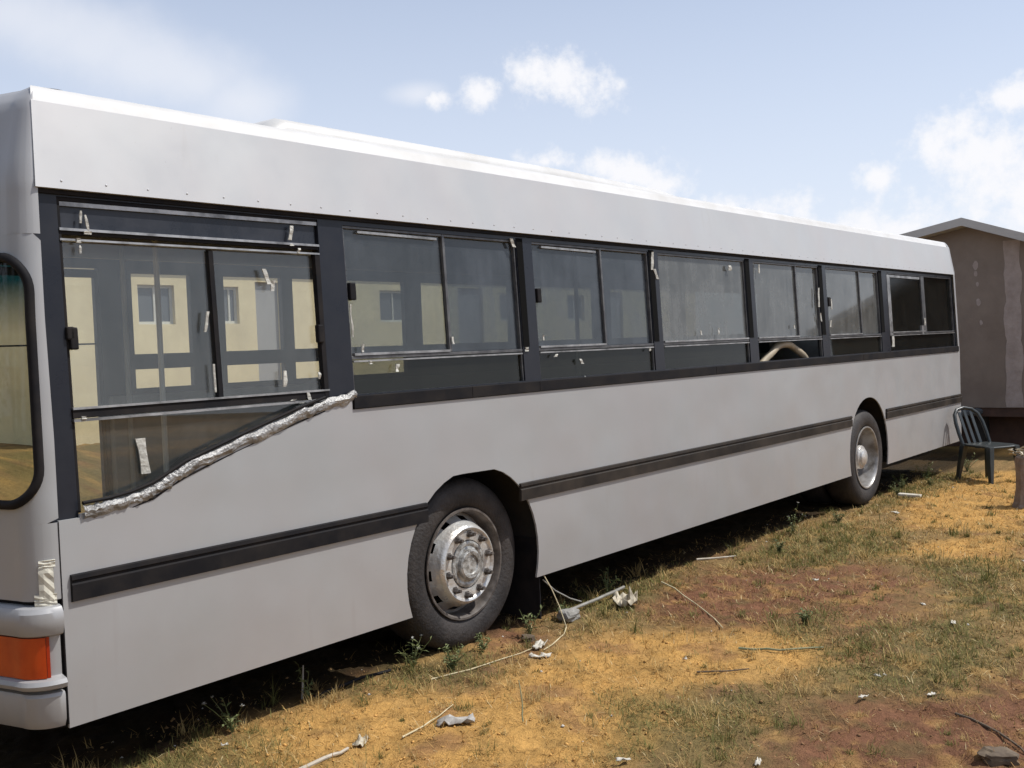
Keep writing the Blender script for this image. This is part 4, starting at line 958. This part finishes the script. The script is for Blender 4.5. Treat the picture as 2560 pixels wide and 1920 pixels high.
# local frame: x along the bus, -y is the front of the seat
b = MB(); n = 10; vs = []
for i in range(n+1):
    for j in range(n+1):
        u, v_ = i/n-.5, j/n-.5; z = .43-.022*(1-(2*u)**2)*(1-(2*v_)**2)-.015*max(0, -v_-.3)*4+.0
        vs.append((u*(.44-.05*(v_+.5)), v_*.44, z))
fs = [(i*(n+1)+j, (i+1)*(n+1)+j, (i+1)*(n+1)+j+1, i*(n+1)+j+1) for i in range(n) for j in range(n)]
so_ = b.add(vs, fs).build('seat', CH, ch, smooth=True); s = so_.modifiers.new('solid', 'SOLIDIFY'); s.thickness = .022
for sx in (-1, 1):
    for sy, lean_y in ((-1, -.03), (1, .06)):
        tp = Vector((sx*.185, sy*.19, .42)); ft = Vector((sx*.225, sy*.22+lean_y*.6, 0)); vs = []
        for p, r_ in ((tp, .034), (tp.lerp(ft, .5), .028), (ft, .020)):
            vs += [p+Vector((-r_, -r_, 0)), p+Vector((r_, -r_, 0)), p+Vector((r_, r_, 0)), p+Vector((-r_, r_, 0))]
        fs = [(k*4+i, k*4+(i+1) % 4, k*4+4+(i+1) % 4, k*4+4+i) for k in range(2) for i in range(4)]+[(0, 1, 2, 3), (8, 9, 10, 11)]
        MB().add(vs, fs).build('leg', CH, ch, bevel=.006)
def bk(u, h): return (u, .19+.17*(h-.42)/.4+.02*(1-(u/.2)**2), h)
arch = [bk(-.20, .42), bk(-.205, .55), bk(-.20, .66), bk(-.175, .755), bk(-.11, .81), bk(0, .83), bk(.11, .81), bk(.175, .755), bk(.20, .66), bk(.205, .55), bk(.20, .42)]
MB().tube(arch, .021, 8).build('back_frame', CH, ch, smooth=True, angle=60)
for k in range(3):
    u = -.085+.085*k; top_ = .80-.9*abs(u)**1.6
    vs = []
    for h in (.43, .55, .68, top_):
        p = bk(u, h); vs += [(p[0]-.019, p[1]-.006, h), (p[0]+.019, p[1]-.006, h), (p[0]+.019, p[1]+.006, h), (p[0]-.019, p[1]+.006, h)]
    fs = [(q*4+i, q*4+(i+1) % 4, q*4+4+(i+1) % 4, q*4+4+i) for q in range(3) for i in range(4)]+[(0, 1, 2, 3), (12, 13, 14, 15)]
    MB().add(vs, fs).build('back_slat', CH, ch)

# ------------------------------------------------------------------ stump at the right edge, pale rubbish on top
BARK = mat('stump_bark', (.20, .145, .11), .9, var=(.32, .25, .20), vscale=9, bump=.9, bscale=22)
bm_ = MB(); seg = 28; rings = [(0, .21), (.06, .185), (.2, .165), (.38, .165), (.50, .172), (.53, .165)]; vs = []
for z, r_ in rings:
    for k in range(seg):
        a = 2*math.pi*k/seg; rr = r_*(1+.05*math.sin(5*a+z*4)+.04*math.sin(9*a+2)+.02*random.random()); vs.append((rr*math.cos(a), rr*math.sin(a), z))
fs = [(i*seg+k, i*seg+(k+1) % seg, (i+1)*seg+(k+1) % seg, (i+1)*seg+k) for i in range(len(rings)-1) for k in range(seg)]+[tuple(range((len(rings)-1)*seg, len(rings)*seg))]
st = bm_.add(vs, fs).build('tree_stump', BARK, None, smooth=True, angle=40); st.scale = (.85, .85, .93); st.location = (8.85, -1.325, gz(8.85, -1.325, -.02)); tag(st, 'rough brown tree stump cut by the right edge of the photo', 'stump')
b = MB()
for k in range(70):
    a = random.uniform(0, 2*math.pi); r_ = .17*math.sqrt(random.random()); p = (r_*math.cos(a), r_*math.sin(a), random.uniform(0, .07+.05*(1-r_/.17)))
    leaf(b, p, (random.gauss(0, 1), random.gauss(0, 1), random.uniform(-.4, .6)), random.uniform(.05, .09), random.uniform(.03, .06))
cl = b.build('crumpled_rubbish', PALEPLASTIC, None); cl.location = (8.85, -1.325, gz(8.85, -1.325, .475)); tag(cl, 'pale crumpled rubbish heaped on the tree stump', 'rubbish')
s = cl.modifiers.new('solid', 'SOLIDIFY'); s.thickness = .004

# ------------------------------------------------------------------ brown cabin behind the bus
CAB = mat('brown_cladding', (.172, .138, .115), .8, var=(.225, .185, .155), vscale=1.6, bump=.2, bscale=8)
CABP = mat('pale_plaster', (.36, .31, .29), .9, var=(.28, .235, .215), vscale=6, bump=.3, bscale=20)
TRIM = mat('grey_fascia', (.42, .41, .395), .6, var=(.40, .39, .37), vscale=5)
RUST = mat('dark_rust', (.050, .028, .020), .85, var=(.085, .045, .032), vscale=4)
XC = 14.0
cb = empty('cabin', (XC, .65, float(ground_z(XC, .65, False)))); tag(cb, 'brown gable-ended cabin raised on a dark base behind the tail of the bus', 'cabin')
cb_off = cb.location.copy()
def cpart(mb, name, matl, parent=cb, **kw):
    mb.v = [(v_[0]-cb_off.x, v_[1]-cb_off.y, v_[2]-cb_off.z) for v_ in mb.v] if parent is cb else mb.v
    return mb.build(name, matl, parent, **kw)
RY, RZ, LY, LZ, QY, QZ = .62, 3.20, 1.95, 2.96, -2.6, 2.02
def roofz(y): return RZ-(RZ-LZ)*(y-RY)/(LY-RY) if y > RY else RZ-(RZ-QZ)*(RY-y)/(RY-QY)
wl = MB(); pts = [(QY, .49), (LY, .49), (LY, LZ-.09), (RY, RZ-.09), (QY, QZ-.09)]
vs = [(XC, y, z) for y, z in pts]+[(XC+5, y, z) for y, z in pts]
cpart(wl.add(vs, [(0, 1, 2, 3, 4), (9, 8, 7, 6, 5)]+[(i, (i+1) % 5, 5+(i+1) % 5, 5+i) for i in range(5)]), 'wall', CAB)
rf = MB(); pts = [(LY+.28, roofz(LY+.28)), (RY, RZ), (QY-.25, roofz(QY-.25))]
for (ya, za), (yb, zb) in ((pts[0], pts[1]), (pts[1], pts[2])):
    vs = [(x, y, z+d) for x in (XC-.30, XC+5.2) for d in (-.085, .03) for y, z in ((ya, za), (yb, zb))]
    rf.add(vs, [(0, 1, 3, 2), (4, 6, 7, 5), (0, 2, 6, 4), (1, 5, 7, 3), (2, 3, 7, 6), (0, 4, 5, 1)])
cpart(rf, 'roof', TRIM)
pl = MB(); N = 30; vs = []
for i in range(N+1):
    z = .50+(2.87-.50)*i/N; c = .03+.008*math.sin(i*.5); wd = .10+.010*math.sin(i*.9)+.018*random.random()
    vs += [(XC-.004, c+wd, z), (XC-.004, c-wd, z)]
cpart(pl.add(vs, [(2*i, 2*i+1, 2*i+3, 2*i+2) for i in range(N)]), 'plaster_strip', CABP)
b = MB()
for z, r_, y in ((2.55, .040, .52), (2.43, .028, .52), (2.28, .022, .50), (2.02, .034, .49), (1.72, .024, .46)):
    vs = [(XC-.006, y+r_*math.cos(a)*(.8+.3*random.random()), z+1.7*r_*math.sin(a)*(.8+.3*random.random())) for a in [2*math.pi*k/9 for k in range(9)]]
    b.add(vs, [tuple(range(9))])
for q in b.pieces(): cpart(q, 'paint_spot', CABP)
b = MB(); b.box(XC+.02, XC+4.9, QY+.05, LY-.05, .36, .488); cpart(b, 'base_beam', RUST)
b = MB(); b.box(XC+.35, XC+.42, QY+.1, LY-.1, -.15, .36); cpart(b, 'skirting', RUST)
b = MB()
for y in (QY+.2, -.9, .45, LY-.3): b.box(XC+.10, XC+.28, y, y+.16, -.2, .36)
for q in b.pieces(): cpart(q, 'foot_block', UNDER)
b = MB(); b.tube([(XC+.1, .5, .43), (XC-1.6, .82, .46)], .05, 8); b.tube([(XC+.1, 1.4, .43), (XC-1.6, .86, .46)], .05, 8); b.box(XC-1.85, XC-1.5, .72, .96, .40, .52); cpart(b, 'drawbar', mat('steel_grey', (.10, .115, .125), .5, .2))

# ------------------------------------------------------------------ cream house seen through the bus
HY = 9.0; HG = float(ground_z(10, HY, False))
CREAM = mat('cream_wall', (.72, .63, .42), .85, var=(.60, .52, .34), vscale=1.2)
HDARK = mat('house_glass', (.10, .11, .13), .25); HDOOR = mat('house_door', (.30, .30, .31), .6); HFRAME = mat('white_frame', (.55, .55, .52), .5)
hs_ = empty('house', (4.6, HY, HG)); tag(hs_, 'long low cream house with dark windows and doors, seen through the bus windows', 'house')
def hpart(mb, name, matl, parent=hs_):
    mb.v = [(a-4.6, b_-HY, c-HG) for a, b_, c in mb.v]; return mb.build(name, matl, parent)
wins = [(5.77, 6.33), (7.14, 7.40), (10.24, 10.95), (13.4, 14.0), (15.6, 16.2)]; doors = [(7.70, 8.15), (8.86, 9.45), (12.2, 12.9), (17.0, 17.7)]
hol = [[(a, 2.12), (c, 2.12), (c, 2.66), (a, 2.66)] for a, c in wins]+[[(a, .66), (c, .66), (c, 2.74), (a, 2.74)] for a, c in doors]
hpart(MB().plate([(4.6, .3), (21, .3), (21, 3.02), (4.6, 3.02)], hol, HY, HY+.2), 'wall', CREAM)
hpart(MB().box(4.6, 4.8, HY+.2, HY+5, .3, 3.02).box(20.8, 21, HY+.2, HY+5, .3, 3.02).box(4.8, 20.8, HY+4.8, HY+5, .3, 3.02), 'rear_wall', CREAM)
for a, c in wins:
    f = MB(); f.box(a, c, HY+.06, HY+.10, 2.12, 2.16); f.box(a, c, HY+.06, HY+.10, 2.62, 2.66); f.box(a, a+.04, HY+.06, HY+.10, 2.16, 2.62); f.box(c-.04, c, HY+.06, HY+.10, 2.16, 2.62); f.box((a+c)/2-.015, (a+c)/2+.015, HY+.06, HY+.10, 2.16, 2.62)
    fo = hpart(f, 'window', HFRAME); hpart(MB().box(a+.03, c-.03, HY+.075, HY+.085, 2.15, 2.63), 'pane', HDARK, fo)
for a, c in doors: hpart(MB().box(a, c, HY+.06, HY+.11, .66, 2.74), 'door', HDOOR)
rf = MB(); vs = [(x, y, z+d) for x in (4.3, 21.3) for y, z in ((HY-.12, 3.0), (HY+2.5, 3.75), (HY+5.4, 3.0)) for d in (0, .06)]
rf.add(vs, [(0, 2, 8, 6), (1, 7, 9, 3), (2, 4, 10, 8), (3, 9, 11, 5), (0, 6, 7, 1), (4, 5, 11, 10), (0, 1, 3, 2), (2, 3, 5, 4), (6, 8, 9, 7), (8, 10, 11, 9)])
hpart(rf, 'roof', TRIM)
# ------------------------------------------------------------------ unseen trees added to the left: darken the front cap, mirror in the windscreen
LEAFM = mat('tree_leaf', (.055, .075, .022), .7, var=(.095, .10, .035), vscale=1.5); BARKT = mat('tree_bark', (.13, .10, .075), .9, bump=.6, bscale=12)
def tree(x, y, h, w_, label, seed):
    rs = np.random.RandomState(seed); t = empty('tree', (x, y, gz(x, y, -.03))); tag(t, label, 'tree', 'unseen trees beyond the front of the bus')
    b = MB(); b.tube([(0, 0, 0), (.05, .02, h*.2), (-.03, .06, h*.45), (.02, 0, h*.8)], [.16, .12, .09, .03], 9); tips = []
    for k in range(11):
        a = rs.rand()*6.28; z0 = h*(.12+.06*k); r_ = w_*(.45+.5*rs.rand())*(1-.45*k/11); e = (r_*math.cos(a), r_*math.sin(a), z0+h*.16)
        b.tube([(0, 0, z0), (e[0]*.5, e[1]*.5, z0+h*.10), e], [.05, .035, .012], 6); tips += [e, (e[0]*.6, e[1]*.6, z0+h*.12)]
    b.build('trunk', BARKT, t, smooth=True)
    n = 16000; c = np.array(tips)[rs.randint(0, len(tips), n)]; P = c+rs.normal(0, 1, (n, 3))*np.array([.36, .36, .30])*w_*.75; P[:, 2] = np.clip(P[:, 2], .25, None)
    a, q = rs.normal(0, 1, (n, 3)), rs.normal(0, 1, (n, 3)); a /= np.linalg.norm(a, axis=1)[:, None]; q -= a*(a*q).sum(1)[:, None]; q /= np.linalg.norm(q, axis=1)[:, None]
    l = .05+.05*rs.rand(n, 1); V = np.stack([P-a*l, P+q*l*.45, P+a*l, P-q*l*.45], 1).reshape(-1, 3)
    me = bpy.data.meshes.new('crown'); fast_mesh(me, V, np.arange(n*4).reshape(-1, 4)); me.materials.append(LEAFM); o = bpy.data.objects.new('crown', me); COL.objects.link(o); o.parent = t
tree(-6.2, .4, 4.6, 1.5, 'unseen bushy green tree nearest the front of the bus, mirrored in the windscreen', 1)
tree(-6.8, 4.2, 5.2, 1.7, 'unseen taller green tree farther back beyond the front of the bus', 2)
tree(-6.0, -3.4, 4.2, 1.4, 'unseen green tree standing to the left of the photographer', 3)
print('objects', len(bpy.data.objects))
